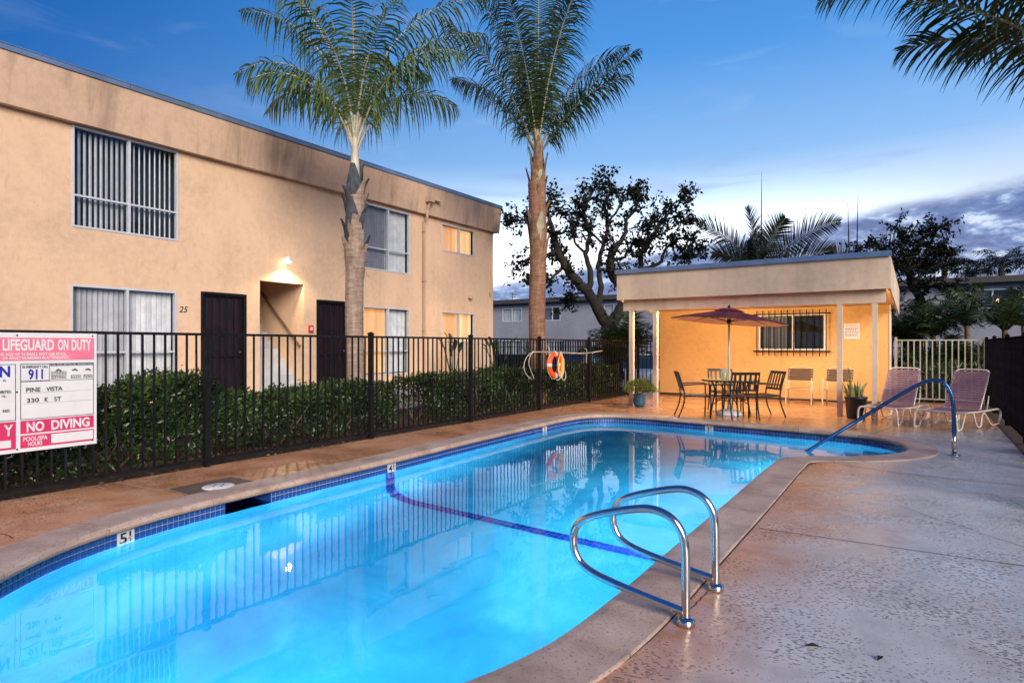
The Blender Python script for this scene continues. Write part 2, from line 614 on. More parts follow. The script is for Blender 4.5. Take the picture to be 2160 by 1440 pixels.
M['boot'] = simple('dry_brown_leaf_base', (.24, .14, .075), .85, 0, .4, 9, .6, 30)
M['boot_grey'] = simple('weathered_grey_leaf_base', (.055, .065, .085), .75, 0, .45, 8, .6, 30)
M['green_screen'] = simple('dark_green_privacy_fabric', (.008, .032, .030), .8)
M['asphalt'] = simple('asphalt', (.05, .05, .052), .85, 0, .25, 3, .4, 90)
M['car_blue'] = simple('light_blue_car_paint', (.16, .36, .62), .2, .2, .05, coat=.8)
M['car_white'] = simple('white_car_paint', (.65, .68, .72), .2, .1, .05, coat=.8)
M['car_glass'] = simple('dark_car_glass', (.02, .03, .04), .06)
M['rubber'] = simple('black_rubber', (.015, .015, .015), .8)


def trunk_mat(name, c1, c2, ring):
    m, t, p = mat_new(name)
    setp(p, Roughness=.85)
    pos = t.n('ShaderNodeTexCoord').outputs['Object']
    a = t.noise(t.mapping(pos, scale=(1, 1, 7)), 4, 6, .7, .3)
    b = t.noise(t.mapping(pos, scale=(9, 9, 1.2)), 2, 5, .6)
    c = t.ramp(t.math('ADD', t.math('MULTIPLY', a, .6), t.math('MULTIPLY', b, .4)), [(.33, tuple(x * .45 for x in c1)), (.5, c1), (.68, c2)])
    t.l(c, p.inputs['Base Color'])
    bump(t, p, t.math('ADD', a, t.math('MULTIPLY', b, .6)), .7, .02)
    return m


M['trunk_grey'] = trunk_mat('ringed_grey_palm_trunk', (.30, .22, .17), (.50, .41, .34), 0)
M['trunk_brown'] = trunk_mat('ringed_brown_palm_trunk', (.25, .13, .08), (.42, .26, .17), 0)


def ground_mats():
    # ---- pool deck: wet textured concrete; terracotta stain on the cabana side
    m, t, p = mat_new('wet_textured_concrete')
    pos = t.n('ShaderNodeNewGeometry').outputs['Position']
    sx = t.n('ShaderNodeSeparateXYZ', inp={0: pos})
    big = t.noise(pos, .55, 5, .6, .3)
    mid = t.noise(pos, 3.2, 6, .65)
    fine = t.noise(pos, 55, 4, .7)
    xm = t.math('ADD', sx.outputs[0], t.math('MULTIPLY', t.math('SUBTRACT', big, .5), 1.4))
    right = t.smooth(xm, -1.25, -.35)
    far = t.smooth(t.math('SUBTRACT', sx.outputs[1], t.math('MULTIPLY', sx.outputs[0], .9)), 11.6, 12.6)
    right = t.math('MULTIPLY', right, t.math('SUBTRACT', 1.0, far))
    terr = t.ramp(t.math('ADD', t.math('MULTIPLY', big, .5), t.math('MULTIPLY', mid, .5)), [(.34, (.37, .15, .065)), (.5, (.66, .32, .155)), (.66, (.75, .45, .27))])
    grey = t.ramp(t.math('ADD', t.math('MULTIPLY', big, .45), t.math('MULTIPLY', mid, .55)), [(.34, (.38, .36, .34)), (.5, (.57, .545, .52)), (.66, (.70, .675, .65))])
    c = t.mix(right, terr, grey)
    rust = t.smooth(t.noise(t.mapping(pos, scale=(1, 1, 1), loc=(3.1, 1.7, 0)), .9, 4, .55, .4), .58, .68)
    c = t.mix(t.math('MULTIPLY', rust, .30), c, (.30, .16, .08))
    # dark pits
    vor = t.n('ShaderNodeTexVoronoi', feature='F1')
    t.l(t.mapping(pos, scale=(1, 1.7, 1), rot=(0, 0, .5)), vor.inputs['Vector'])
    vor.inputs['Scale'].default_value = 37
    vor.inputs['Randomness'].default_value = 1.0
    dens = t.noise(pos, 1.6, 4, .6)
    thr = t.math('MULTIPLY', t.smooth(dens, .22, .62), .46)
    pits = t.math('MULTIPLY', t.smooth(t.math('SUBTRACT', vor.outputs['Distance'], thr), .02, -.08), t.smooth(t.noise(pos, 34, 5, .75), .38, .50))
    c = t.mix(t.math('MULTIPLY', pits, .68), c, (.04, .03, .027))
    t.l(t.mix(t.math('MULTIPLY', fine, .18), c, (.10, .07, .055)), p.inputs['Base Color'])
    wet = t.smooth(t.noise(t.mapping(pos, loc=(1.3, 4.4, 0)), .62, 5, .6, .5), .40, .62)
    patio = t.smooth(sx.outputs[1], 9.0, 12.0)
    wet = t.math('MAXIMUM', wet, t.math('MULTIPLY', patio, .9))
    r = t.math('ADD', t.math('SUBTRACT', .48, t.math('MULTIPLY', wet, .30)), t.math('MULTIPLY', t.math('SUBTRACT', mid, .5), .25))
    t.l(r, p.inputs['Roughness'])
    p.inputs['Specular IOR Level'].default_value = .85
    h = t.math('SUBTRACT', t.math('MULTIPLY', fine, .5), pits)
    b = t.n('ShaderNodeBump')
    t.l(t.math('SUBTRACT', .55, t.math('MULTIPLY', wet, .32)), b.inputs['Strength'])
    b.inputs['Distance'].default_value = .006
    t.l(h, b.inputs['Height'])
    t.l(b.outputs[0], p.inputs['Normal'])
    M['deck'] = m
    # ---- coping
    m, t, p = mat_new('speckled_coping_concrete')
    pos = t.n('ShaderNodeNewGeometry').outputs['Position']
    mid = t.noise(pos, 2.6, 6, .65)
    fine = t.noise(pos, 75, 5, .75)
    c = t.ramp(mid, [(.32, (.34, .235, .175)), (.5, (.52, .385, .30)), (.68, (.64, .50, .41))])
    sp = t.smooth(t.noise(pos, 60, 3, .6), .57, .66)
    c = t.mix(t.math('MULTIPLY', sp, .6), c, (.06, .04, .035))
    oi = t.n('ShaderNodeObjectInfo').outputs['Random']
    c = t.mix(t.math('MULTIPLY', oi, .25), c, (.28, .19, .14))
    t.l(c, p.inputs['Base Color'])
    t.l(t.math('ADD', .36, t.math('MULTIPLY', mid, .35)), p.inputs['Roughness'])
    bump(t, p, fine, .35, .006)
    M['coping'] = m
    # ---- pool plaster
    m, t, p = mat_new('aqua_pool_plaster')
    pos = t.n('ShaderNodeNewGeometry').outputs['Position']
    c = t.ramp(t.noise(pos, .8, 6, .65, .6), [(.32, (.012, .32, .62)), (.5, (.025, .42, .75)), (.68, (.085, .56, .86))])  # mottle puts the soft mottled pool light into the plaster colour
    t.l(c, p.inputs['Base Color'])
    setp(p, Roughness=.7)
    M['plaster'] = m
    # ---- planting soil
    m, t, p = mat_new('mulch_soil')
    pos = t.n('ShaderNodeNewGeometry').outputs['Position']
    c = t.ramp(t.noise(pos, 14, 6, .7), [(.35, (.022, .014, .010)), (.6, (.07, .04, .025)), (.75, (.14, .085, .05))])
    t.l(c, p.inputs['Base Color'])
    setp(p, Roughness=.95)
    bump(t, p, t.noise(pos, 22, 6, .75), 1.0, .04)
    M['mulch'] = m
    # ---- water
    m = bpy.data.materials.new('pool_water')
    m.use_nodes = True
    t = NT(m.node_tree)
    m.node_tree.nodes.clear()
    pos = t.n('ShaderNodeNewGeometry').outputs['Position']
    bmp = t.n('ShaderNodeBump')
    bmp.inputs['Strength'].default_value = .06
    bmp.inputs['Distance'].default_value = .03
    t.l(t.math('ADD', t.noise(pos, 1.6, 3, .5), t.math('MULTIPLY', t.noise(pos, 6, 2, .5), .12)), bmp.inputs['Height'])
    fr = t.n('ShaderNodeFresnel', inp={'IOR': 1.345, 'Normal': bmp.outputs[0]})
    rf = t.n('ShaderNodeBsdfRefraction', inp={0: (.80, .97, 1, 1), 'IOR': 1.333, 'Roughness': 0.0, 'Normal': bmp.outputs[0]})
    gl = t.n('ShaderNodeBsdfGlossy', inp={'Roughness': .012, 'Normal': bmp.outputs[0]})
    mx = t.n('ShaderNodeMixShader')
    t.l(fr.outputs[0], mx.inputs[0])
    t.l(rf.outputs[0], mx.inputs[1])
    t.l(gl.outputs[0], mx.inputs[2])
    t.l(mx.outputs[0], t.n('ShaderNodeOutputMaterial').inputs[0])
    M['water'] = m


ground_mats()

# ================================================================== GROUND, POOL
XF = -6.90            # near fence line
OUT = [(-4.75, 1.44), (-5.08, 1.92), (-5.29, 2.55), (-5.38, 3.23), (-5.42, 4.09), (-5.48, 5.55), (-5.60, 7.35), (-5.70, 9.6), (-5.70, 10.5),
       (-5.58, 11.12), (-5.2, 11.48), (-4.59, 11.56), (-3.34, 11.42), (-2.01, 11.27), (-1.25, 11.18), (-.85, 11.08), (-.48, 10.82), (-.24, 10.4),
       (-.15, 9.95), (-.22, 9.52), (-.42, 9.17), (-.70, 8.87), (-1.02, 8.64), (-1.30, 8.44), (-1.44, 8.20), (-1.46, 7.7), (-1.43, 5.69), (-1.41, 3.94),
       (-1.40, 3.3), (-1.41, 2.77), (-1.44, 2.45), (-1.53, 2.09), (-1.75, 1.6), (-2.2, 1.05), (-3.0, .75), (-3.9, .85), (-4.4, 1.1)]


def catmull_closed(P, sub=24):
    P = [Vector((*p, 0)) for p in P]
    n = len(P)
    out = []
    for i in range(n):
        p0, p1, p2, p3 = P[i - 1], P[i], P[(i + 1) % n], P[(i + 2) % n]
        d01, d12, d23 = [max((b - a).length, 1e-4) ** .5 for a, b in ((p0, p1), (p1, p2), (p2, p3))]
        m1 = (p1 - p0) / d01 - (p2 - p0) / (d01 + d12) + (p2 - p1) / d12
        m2 = (p2 - p1) / d12 - (p3 - p1) / (d12 + d23) + (p3 - p2) / d23
        m1 *= d12
        m2 *= d12
        for k in range(sub):
            s = k / sub
            h = (2 * s ** 3 - 3 * s ** 2 + 1, s ** 3 - 2 * s ** 2 + s, -2 * s ** 3 + 3 * s ** 2, s ** 3 - s ** 2)
            out.append(p1 * h[0] + m1 * h[1] + p2 * h[2] + m2 * h[3])
    return out


def resample_closed(P, step):
    L = [0]
    n = len(P)
    for i in range(n):
        L.append(L[-1] + (P[(i + 1) % n] - P[i]).length)
    N = round(L[-1] / step)
    out, j = [], 0
    for k in range(N):
        s = L[-1] * k / N
        while L[j + 1] < s:
            j += 1
        f = (s - L[j]) / max(L[j + 1] - L[j], 1e-9)
        out.append(P[j % n].lerp(P[(j + 1) % n], f))
    return out, L[-1] / N


LINE, TSTEP = resample_closed(catmull_closed(OUT), .0505)
NL = len(LINE)
TAN = [(LINE[(i + 2) % NL] - LINE[i - 2]).normalized() for i in range(NL)]
INW = [Vector((t.y, -t.x, 0)) for t in TAN]        # towards the water
WZ = -.145


def floor_z(y):
    pts = [(0, -1.78), (2.6, -1.74), (5.6, -1.40), (8.0, -1.08), (12, -.98)]
    for (a, za), (b, zb) in zip(pts, pts[1:]):
        if y <= b:
            f = max(0, min(1, (y - a) / (b - a)))
            f = f * f * (3 - 2 * f) * .4 + f * .6
            return za + (zb - za) * f
    return -.98


def off(i, d):
    return LINE[i] - INW[i] * d     # outward by d


def smooth_loop(P, it=6):
    for _ in range(it):
        P = [(P[i - 1] + P[i] * 2 + P[(i + 1) % len(P)]) / 4 for i in range(len(P))]
    return P


COP_W = .33
outer = smooth_loop([off(i, COP_W) for i in range(NL)], 40)[::4]

# ground sheet outside, with an opening where the raised terrace stands
m = MB()
g0 = (-24.0, 6.5, -9.0, 18.6)
Bg = 900
for (x0, x1, y0, y1) in ((-Bg, Bg, -Bg, g0[2]), (-Bg, Bg, g0[3], Bg), (-Bg, g0[0], g0[2], g0[3]), (g0[1], Bg, g0[2], g0[3])):
    m.add([(x0, y0, -.4), (x1, y0, -.4), (x1, y1, -.4), (x0, y1, -.4)], [(0, 1, 2, 3)])
tag(m.build('ground', M['asphalt']), kind='structure')


def sheet_with_hole(name, rect, hole, z, mat, skirt=.0):
    bm = bmesh.new()
    ov = [bm.verts.new((x, y, z)) for x, y in rect]
    hv = [bm.verts.new((p.x, p.y, z)) for p in hole]
    ed = [bm.edges.new((ov[i], ov[(i + 1) % len(ov)])) for i in range(len(ov))] + [bm.edges.new((hv[i], hv[(i + 1) % len(hv)])) for i in range(len(hv))]
    bmesh.ops.triangle_fill(bm, use_beauty=True, edges=ed)
    bmesh.ops.recalc_face_normals(bm, faces=bm.faces)
    if skirt:
        for i in range(len(ov)):
            a, b = ov[i], ov[(i + 1) % len(ov)]
            c = bm.verts.new((b.co.x, b.co.y, z - skirt)); d = bm.verts.new((a.co.x, a.co.y, z - skirt))
            bm.faces.new((a, b, c, d))
    me = bpy.data.meshes.new(name)
    bm.to_mesh(me)
    bm.free()
    if me.polygons and me.polygons[0].normal.z < 0:
        me.flip_normals()
    return link(name, me, mat)


deck = tag(sheet_with_hole('pool_deck', [(XF - .02, -9), (1.05, -9), (1.05, 18.3), (XF - .02, 18.3)], outer, 0.0, M['deck']), kind='structure')
# score lines and joints in the deck
def strip(name, pts, wd, z, mat, parent):
    mm = MB()
    for a, b in zip(pts, pts[1:]):
        a, b = Vector(a), Vector(b)
        t = (b - a).normalized()
        s = Vector((-t.y, t.x, 0)) * wd / 2
        zz = Vector((0, 0, z))
        mm.add([a - s + zz, b - s + zz, b + s + zz, a + s + zz], [(0, 1, 2, 3)])
    return mm.build(name, mat, parent)


M['joint'] = simple('dark_joint_filler', (.05, .035, .028), .9)
M['joint_pale'] = simple('pale_joint_filler', (.46, .36, .28), .8)
for pts, wd, k in (([(-6.88, 3.05, 0), (-6.1, 3.1, 0), (-6.08, 3.12, 0)], .018, 'joint_pale'), ([(-6.88, 7.4, 0), (-5.95, 7.38, 0)], .012, 'joint'),
                   ([(-6.88, 11.4, 0), (-6.04, 11.5, 0), (-5.3, 12.7, 0), (-5.1, 13.6, 0)], .018, 'joint_pale'), ([(-.72, 11.45, 0), (-.45, 12.5, 0)], .03, 'joint_pale'),
                   ([(-.9, 8.25, 0), (-.2, 8.0, 0), (1.0, 7.95, 0)], .010, 'joint'), ([(-1.06, 5.0, 0), (1.04, 5.1, 0)], .008, 'joint')):
    strip('deck_joint', pts, wd, .004, M[k], deck)
def crack(p, q, n, amp, wd):
    p, q = Vector(p), Vector(q)
    t = (q - p).normalized()
    sd = Vector((-t.y, t.x, 0))
    pts = [p.lerp(q, k / n) + sd * random.uniform(-amp, amp) for k in range(n + 1)]
    return strip('crack', pts, wd, .0035, M['joint'], deck)


crack((-1.04, 3.12, 0), (-1.03, 3.56, 0), 12, .008, .006)
crack((.35, 2.9, 0), (1.04, 4.4, 0), 16, .03, .004)
crack((-.2, 6.4, 0), (.9, 5.2, 0), 14, .03, .004)
crack((-6.85, 5.2, 0), (-5.9, 5.4, 0), 10, .02, .005)
crack((-6.85, 1.6, 0), (-5.5, 1.75, 0), 12, .02, .005)
# patched slab round the skimmer lid
M['patch'] = simple('dark_patched_concrete', (.15, .10, .075), .6, 0, .25, 4, .4, 60)
patch = MB().add([(-6.12, 3.16, .005), (-5.56, 3.14, .005), (-5.60, 3.86, .005), (-6.14, 3.84, .005)], [(0, 1, 2, 3)]).build('skimmer_patch', M['patch'], deck)
strip('deck_joint', [(-6.12, 3.16, 0), (-5.56, 3.14, 0)], .014, .009, M['joint_pale'], deck)
strip('deck_joint', [(-6.14, 3.84, 0), (-5.60, 3.86, 0)], .014, .009, M['joint_pale'], deck)

# planting beds
bed = MB()
nx, ny = 14, 60
for i in range(nx + 1):
    for j in range(ny + 1):
        x = -9.75 + (XF - .02 + 9.75) * i / nx
        y = -9 + 27.3 * j / ny
        bed.v.append((x, y, -.03 + .035 * math.sin(x * 5.1 + y * 2.3) * math.sin(y * 3.7) + (.02 if 0 < i < nx else -.01)))
for i in range(nx):
    for j in range(ny):
        a = i * (ny + 1) + j
        bed.f.append((a, a + ny + 1, a + ny + 2, a + 1))
tag(bed.build('planting_bed', M['mulch'], smooth=True), kind='structure')
bed2 = MB().bb(1.05, 6.5, -9, 18.6, -.5, -.02).build('planting_bed', M['mulch'])
tag(bed2, kind='structure')
tag(MB().bb(-24, -9.75, -9, 18.6, -.5, .30).build('walkway', M['concrete']), kind='structure')
tag(MB().bb(-6.92, 1.05, 18.3, 18.6, -.5, -.03).build('planting_strip', M['mulch']), kind='structure')

# ---- pool shell
pool = empty('swimming_pool', (-3.4, 6, 0))
pool.location = (0, 0, 0)
tag(pool, kind='structure')
SK0, SK1 = 3.28, 3.80          # skimmer mouth along the left wall
sk_cols = [i for i in range(NL) if LINE[i].x < -4.5 and SK0 <= LINE[i].y <= SK1]
rings = []
prof = [(0, -.055), (0, -.215), (0, None, .40), (.03, None, .27), (.09, None, .15), (.20, None, .06), (.34, None, .012), (.46, None, 0.0)]
sm_in = {}
for q in prof:
    d = q[0]
    ring = [off(i, -d) for i in range(NL)]
    if d > 0:
        ring = smooth_loop(ring, int(20 + d * 120))
    rings.append([Vector((p.x, p.y, q[1] if q[1] is not None else floor_z(p.y) + q[2])) for p in ring])
shell = MB()
vs = [p for r in rings for p in r]
fs = []
for k in range(len(rings) - 1):
    for i in range(NL):
        j = (i + 1) % NL
        if k == 0 and i in sk_cols:
            continue
        fs.append((k * NL + i, k * NL + j, (k + 1) * NL + j, (k + 1) * NL + i))
shell.add(vs, fs)
# floor
inner = rings[-1][::3]
xs = [p.x for p in inner]; ys = [p.y for p in inner]
pts2 = [Vector((p.x, p.y)) for p in inner]
npoly = len(pts2)


def inside(x, y, poly):
    c = False
    j = len(poly) - 1
    for i in range(len(poly)):
        if (poly[i].y > y) != (poly[j].y > y) and x < (poly[j].x - poly[i].x) * (y - poly[i].y) / (poly[j].y - poly[i].y) + poly[i].x:
            c = not c
        j = i
    return c


gx = min(xs) + .2
while gx < max(xs):
    gy = min(ys) + .2
    while gy < max(ys):
        if inside(gx, gy, pts2[:npoly]) and min((Vector((gx, gy)) - q).length for q in pts2[:npoly:2]) > .12:
            pts2.append(Vector((gx, gy)))
        gy += .3
    gx += .3
res = delaunay_2d_cdt(pts2, [(i, (i + 1) % npoly) for i in range(npoly)], [], 1, 1e-5)
shell.add([(q.x, q.y, floor_z(q.y) - .0005) for q in res[0]], [tuple(f) for f in res[2]])
sh = shell.build('basin', M['plaster'], pool, smooth=True)
# grout band behind the tiles is the wall itself; give the band its own strip 2 mm proud
grout = MB()
for i in range(NL):
    if i in sk_cols:
        continue
    j = (i + 1) % NL
    a, b = off(i, -.003), off(j, -.003)
    grout.add([(a.x, a.y, -.055), (b.x, b.y, -.055), (b.x, b.y, -.212), (a.x, a.y, -.212)], [(0, 1, 2, 3)])
grout.build('grout_band', M['grout'], pool)

# depth markers replace some tiles
marks = [((-5.23, 2.35), '5', '1/2', .145), ((-5.47, 5.52), '4', '1/2', .14), ((-5.70, 9.62), '3', '', .13), ((-3.30, 11.41), '3', '1/2', .15)]
mark_i = []
for (mx_, my_), *_r in marks:
    mark_i.append(min(range(NL), key=lambda i: (LINE[i] - Vector((mx_, my_, 0))).length))
mark_cols = set()
for k, mi in enumerate(mark_i):
    for dlt in (-1, 0, 1):
        mark_cols.add((mi + dlt) % NL)
TH = .0475
tile_me = MB().add([(-.0225, -.004, -.0215), (.0225, -.004, -.0215), (.0225, -.004, .0215), (-.0225, -.004, .0215),
                    (-.0205, .003, -.0195), (.0205, .003, -.0195), (.0205, .003, .0195), (-.0205, .003, .0195)],
                   [(4, 5, 6, 7), (0, 1, 5, 4), (1, 2, 6, 5), (2, 3, 7, 6), (3, 0, 4, 7)])
cand = []
for i in range(NL):
    j = (i + 1) % NL
    if i in sk_cols or i in mark_cols:
        continue
    for r in range(3):
        p = (off(i, -.006) + off(j, -.006)) / 2
        p.z = -.057 - TH * (r + .5)
        cand.append((p, INW[i], r))
# the 300 tiles that show largest: near end of the left wall, the two rows above the water
vis = [c for c in cand if c[0].x < -4.2 and c[0].y > .9 and c[2] < 2]
vis.sort(key=lambda c: (c[0] - Vector((0, 0, 1.4))).length)
single = set(id(c) for c in vis[:290])
tm = tile_me.mesh('tile')
tm.materials.append(M['tile'])
rest = MB()
for c in cand:
    p, nrm, r = c
    rot = Matrix(((nrm.y, nrm.x, 0), (-nrm.x, nrm.y, 0), (0, 0, 1)))
    if id(c) in single:
        o = link('tile', tm, None, pool, p)
        o.rotation_euler = rot.to_euler()
    else:
        rest.add([rot @ Vector(q) + p for q in tile_me.v], tile_me.f)
tag(rest.build('tile_band', M['tile'], pool), kind='stuff')
for mi, (_p, big, frac, wd) in zip(mark_i, marks):
    n_ = INW[mi]
    rt = Vector((-n_.y, n_.x, 0))      # reading direction, seen from the water
    up = Vector((0, 0, 1))
    c = (LINE[mi] + LINE[(mi + 1) % NL]) / 2
    plate = MB()
    a = c + n_ * .006
    hw = .073
    vs = [a + rt * x + up * z for x, z in ((-hw, -.212), (hw, -.212), (hw, -.058), (-hw, -.058))]
    plate.add(vs + [v + n_ * .005 for v in vs], [(4, 5, 6, 7), (0, 1, 5, 4), (1, 2, 6, 5), (2, 3, 7, 6), (3, 0, 4, 7)])
    pl = plate.build('depth_marker', M['mark_tile'], pool)
    tag(pl, label='white tile with black depth number')
    o0 = a + n_ * .005
    text_on(big, M['ink'], pl, o0 + rt * -.055 + up * -.155, rt, up, .06 if frac else .07, .085, 'numeral', .012)
    if frac:
        text_on('1', M['ink'], pl, o0 + rt * .027 + up * -.108, rt, up, .016, .038, 'numeral')
        strip_ = MB()
        q = [o0 + n_ * .002 + rt * x + up * z for x, z in ((.015, -.117), (.052, -.117), (.052, -.114), (.015, -.114))]
        strip_.add(q, [(0, 1, 2, 3)]).build('fraction_bar', M['ink'], pl)
        text_on('2', M['ink'], pl, o0 + rt * .021 + up * -.156, rt, up, .026, .034, 'numeral')

# skimmer throat
si = sk_cols
a, b = LINE[si[0]], LINE[(si[-1] + 1) % NL]
n_ = INW[si[len(si) // 2]]
thr = MB()
A0, B0 = a, b
A1, B1 = a - n_ * .34, b - n_ * .34
zt, zb = -.056, -.215
P8 = [Vector((q.x, q.y, z)) for z in (zb, zt) for q in (A0, B0, B1, A1)]
thr.add(P8, [(0, 1, 2, 3), (4, 7, 6, 5), (1, 5, 6, 2), (3, 2, 6, 7), (0, 3, 7, 4)])
thr.build('skimmer_throat', M['tile'], pool)

# ---- coping stones
n_st = max(1, round(NL * TSTEP / .92))
bounds = [round(k * NL / n_st) for k in range(n_st + 1)]
csec = [(-.045, -.018), (-.050, -.030), (-.042, -.045), (-.022, -.055), (.05, -.0555), (.05, -.0555)]
for s in range(n_st):
    i0, i1 = bounds[s], bounds[s + 1]
    mm = MB()
    idx = list(range(i0, i1 + 1))
    step_idx = idx[::2] if (len(idx) % 2) else idx[::2] + [idx[-1]]
    secs = []
    for q, i in enumerate(step_idx):
        ii = i % NL
        nn = -INW[ii]
        base = LINE[ii]
        if q == 0: base = base + TAN[ii] * .004
        if q == len(step_idx) - 1: base = base - TAN[ii] * .004
        ow = min(COP_W, COP_W)
        pr = [(ow - .012, -.07), (ow - .012, .010), (ow - .02, .014), (.02, .016), (-.025, .012), (-.042, -.002), (-.050, -.022), (-.044, -.042), (-.026, -.0545), (.06, -.0545)]
        secs.append([base + nn * d + Vector((0, 0, z)) for d, z in pr])
    k = len(secs[0])
    vs = [p for ss in secs for p in ss]
    fs = []
    for q in range(len(secs) - 1):
        for r in range(k):
            a, b = q * k + r, q * k + (r + 1) % k
            fs.append((a, b, b + k, a + k))
    fs.append(tuple(range(k - 1, -1, -1)))
    fs.append(tuple(range((len(secs) - 1) * k, len(secs) * k)))
    mm.add(vs, fs)
    mm.build('coping_stone', M['coping'], pool)
# bed mortar filling between coping and deck (and between the stones)
mort = MB()
for i in range(0, NL - NL % 4, 4):
    j = (i + 4) % NL
    if i + 4 >= NL: j = 0
    o_i, o_j = i // 4, (i // 4 + 1) % len(outer)
    a, b = off(i, -.012), off(j, -.012)
    c, d = outer[o_j] , outer[o_i % len(outer)]
    mort.add([(a.x, a.y, .004), (b.x, b.y, .004), (c.x, c.y, .002), (d.x, d.y, .002)], [(0, 1, 2, 3)])
    mort.add([(a.x, a.y, .004), (b.x, b.y, .004), (b.x, b.y, -.052), (a.x, a.y, -.052)], [(3, 2, 1, 0)])
mort.build('mortar_bed', M['joint'], pool)

# ---- tile line on walls and floor at the slope break
yl = LINE[mark_i[1]].y


def line_profile(wall_x, sgn, y):
    z0 = floor_z(y)
    L_ = [(wall_x, -.215), (wall_x, z0 + .40), (wall_x + sgn * .03, z0 + .27), (wall_x + sgn * .09, z0 + .15), (wall_x + sgn * .20, z0 + .06), (wall_x + sgn * .34, z0 + .012), (wall_x + sgn * .46, z0)]
    return L_


lx = LINE[mark_i[1]].x
ri = min((i for i in range(NL) if LINE[i].x > -2.2 and LINE[i].x < -1.2), key=lambda i: abs(LINE[i].y - yl))
rx = LINE[ri].x
PL = [Vector((x, 0, z)) for x, z in line_profile(lx, 1, yl)] + [Vector((x, 0, z)) for x, z in reversed(line_profile(rx, -1, yl))]
seg = []
for a, b in zip(PL, PL[1:]):
    n = max(1, round((b - a).length / .075))
    for k in range(n):
        seg.append((a.lerp(b, k / n), a.lerp(b, (k + 1) / n)))
lt = MB()
for a, b in seg:
    t = (b - a).normalized()
    nn = Vector((-t.z, 0, t.x))
    if nn.z < 0 or (abs(nn.z) < .05 and ((nn.x < 0) == (a.x < -3))):
        nn = -nn
    g_ = .004
    for yy in (-.0375, .0375):
        q = [a + t * g_ + Vector((0, yl + yy - .034, 0)), b - t * g_ + Vector((0, yl + yy - .034, 0)), b - t * g_ + Vector((0, yl + yy + .034, 0)), a + t * g_ + Vector((0, yl + yy + .034, 0))]
        lt.add([v + nn * .012 for v in q], [(0, 1, 2, 3)])
tag(lt.build('slope_break_tile_line', M['line_tile'], pool), kind='stuff')

# entry steps in the alcove, inside the wall line
for k, (x0, zt) in enumerate(((-1.05, -.85), (-.78, -.64), (-.50, -.44))):
    MB().bb(x0, .25, 8.35, 11.35, -1.15, zt).build('entry_step', M['plaster'], pool)

# ---- water sheet
wm = MB()
wl = [off(i, -.001) for i in range(0, NL, 3)]
pw = [Vector((p.x, p.y)) for p in wl]
res = delaunay_2d_cdt(pw, [(i, (i + 1) % len(pw)) for i in range(len(pw))], [], 1, 1e-5)
wm.add([(q.x, q.y, WZ) for q in res[0]], [tuple(f) for f in res[2]])
# water running into the skimmer
wm.add([(A0.x, A0.y, WZ), (B0.x, B0.y, WZ), (B1.x, B1.y, WZ), (A1.x, A1.y, WZ)], [(0, 1, 2, 3)])
wo_ = wm.build('pool_water', M['water'])
if wo_.data.polygons[0].normal.z < 0:
    wo_.data.flip_normals()
tag(wo_, kind='structure')

# ---- underwater lamps (round niches in the pool walls)
M['pool_lens'] = emis_mat('pool_light_lens', (.75, .95, 1.0), 9.0)
def pool_lamp(i, z, power, label):
    p, n_ = LINE[i], INW[i]
    root = empty('underwater_pool_light', (p.x + n_.x * .01, p.y + n_.y * .01, z), math.atan2(n_.y, n_.x) - math.pi / 2, label, 'pool light', 'lamps set in the pool walls')
    rot = Matrix.Rotation(R(-90), 4, 'X')
    mm = MB().lathe([(.11, 0), (.125, .012), (.105, .03)], 20)
    mm.v = [tuple(rot @ Vector(q)) for q in mm.v]
    mm.build('bezel', M['steel'], root, True)
    mm = MB().lathe([(.098, .026), (.06, .038), (.01, .042)], 20)
    mm.v = [tuple(rot @ Vector(q)) for q in mm.v]
    mm.build('lens', M['pool_lens'], root, True)
    ld = bpy.data.lights.new('pool_lamp', 'AREA')
    ld.shape = 'DISK'
    ld.size = .3
    ld.energy = power
    ld.spread = R(175)
    ld.color = (.80, .96, 1.0)
    lo = bpy.data.objects.new('pool_lamp', ld)
    col.objects.link(lo)
    lo.parent = root
    lo.location = (0, .06, 0)
    lo.rotation_euler = (R(90), 0, 0)


def near_i(x, y):
    return min(range(NL), key=lambda i: (LINE[i] - Vector((x, y, 0))).length)


POOLW = 112
pool_lamp(near_i(-3.0, .75), -.75, POOLW, 'round lamp in the deep end wall below the water')
pool_lamp(near_i(-1.43, 5.2), -.62, POOLW * .8, 'round lamp in the long straight wall below the grab rails')
pool_lamp(near_i(-1.46, 7.4), -.55, POOLW * .6, 'round lamp in the straight wall near the entry steps')
pool_lamp(near_i(-1.02, 8.64), -.42, POOLW * .45, 'round lamp in the alcove wall beside the entry steps')

# ================================================================== APARTMENT BUILDING (left)
XB = -11.86
FZ = .32
bld = empty('apartment_building', (XB, 6, .3), 0, 'two-storey peach stucco apartment building with streaked roof band beside the hedge', 'building')
bld.location = (0, 0, 0)
Y0, Y1 = -6.0, 16.72
HOLES = {   # y0,y1,z0,z1
    'w1': (4.57, 6.34, 3.38, 5.09), 'lw1': (4.55, 6.31, .62, 2.42), 'w2': (11.01, 12.74, 3.35, 5.03), 'lw2': (11.01, 12.72, .62, 2.40),
    'w3': (14.09, 15.73, 4.19, 5.01), 'lw3': (14.09, 15.73, 1.45, 2.40), 'd1': (6.79, 7.77, FZ, 2.46), 'd2': (9.58, 10.55, FZ, 2.47), 'st': (8.09, 9.22, FZ, 2.79)}
hl = [(y0 - Y0, y1 - Y0, z0 - .2, z1 - .2) for y0, y1, z0, z1 in HOLES.values()]
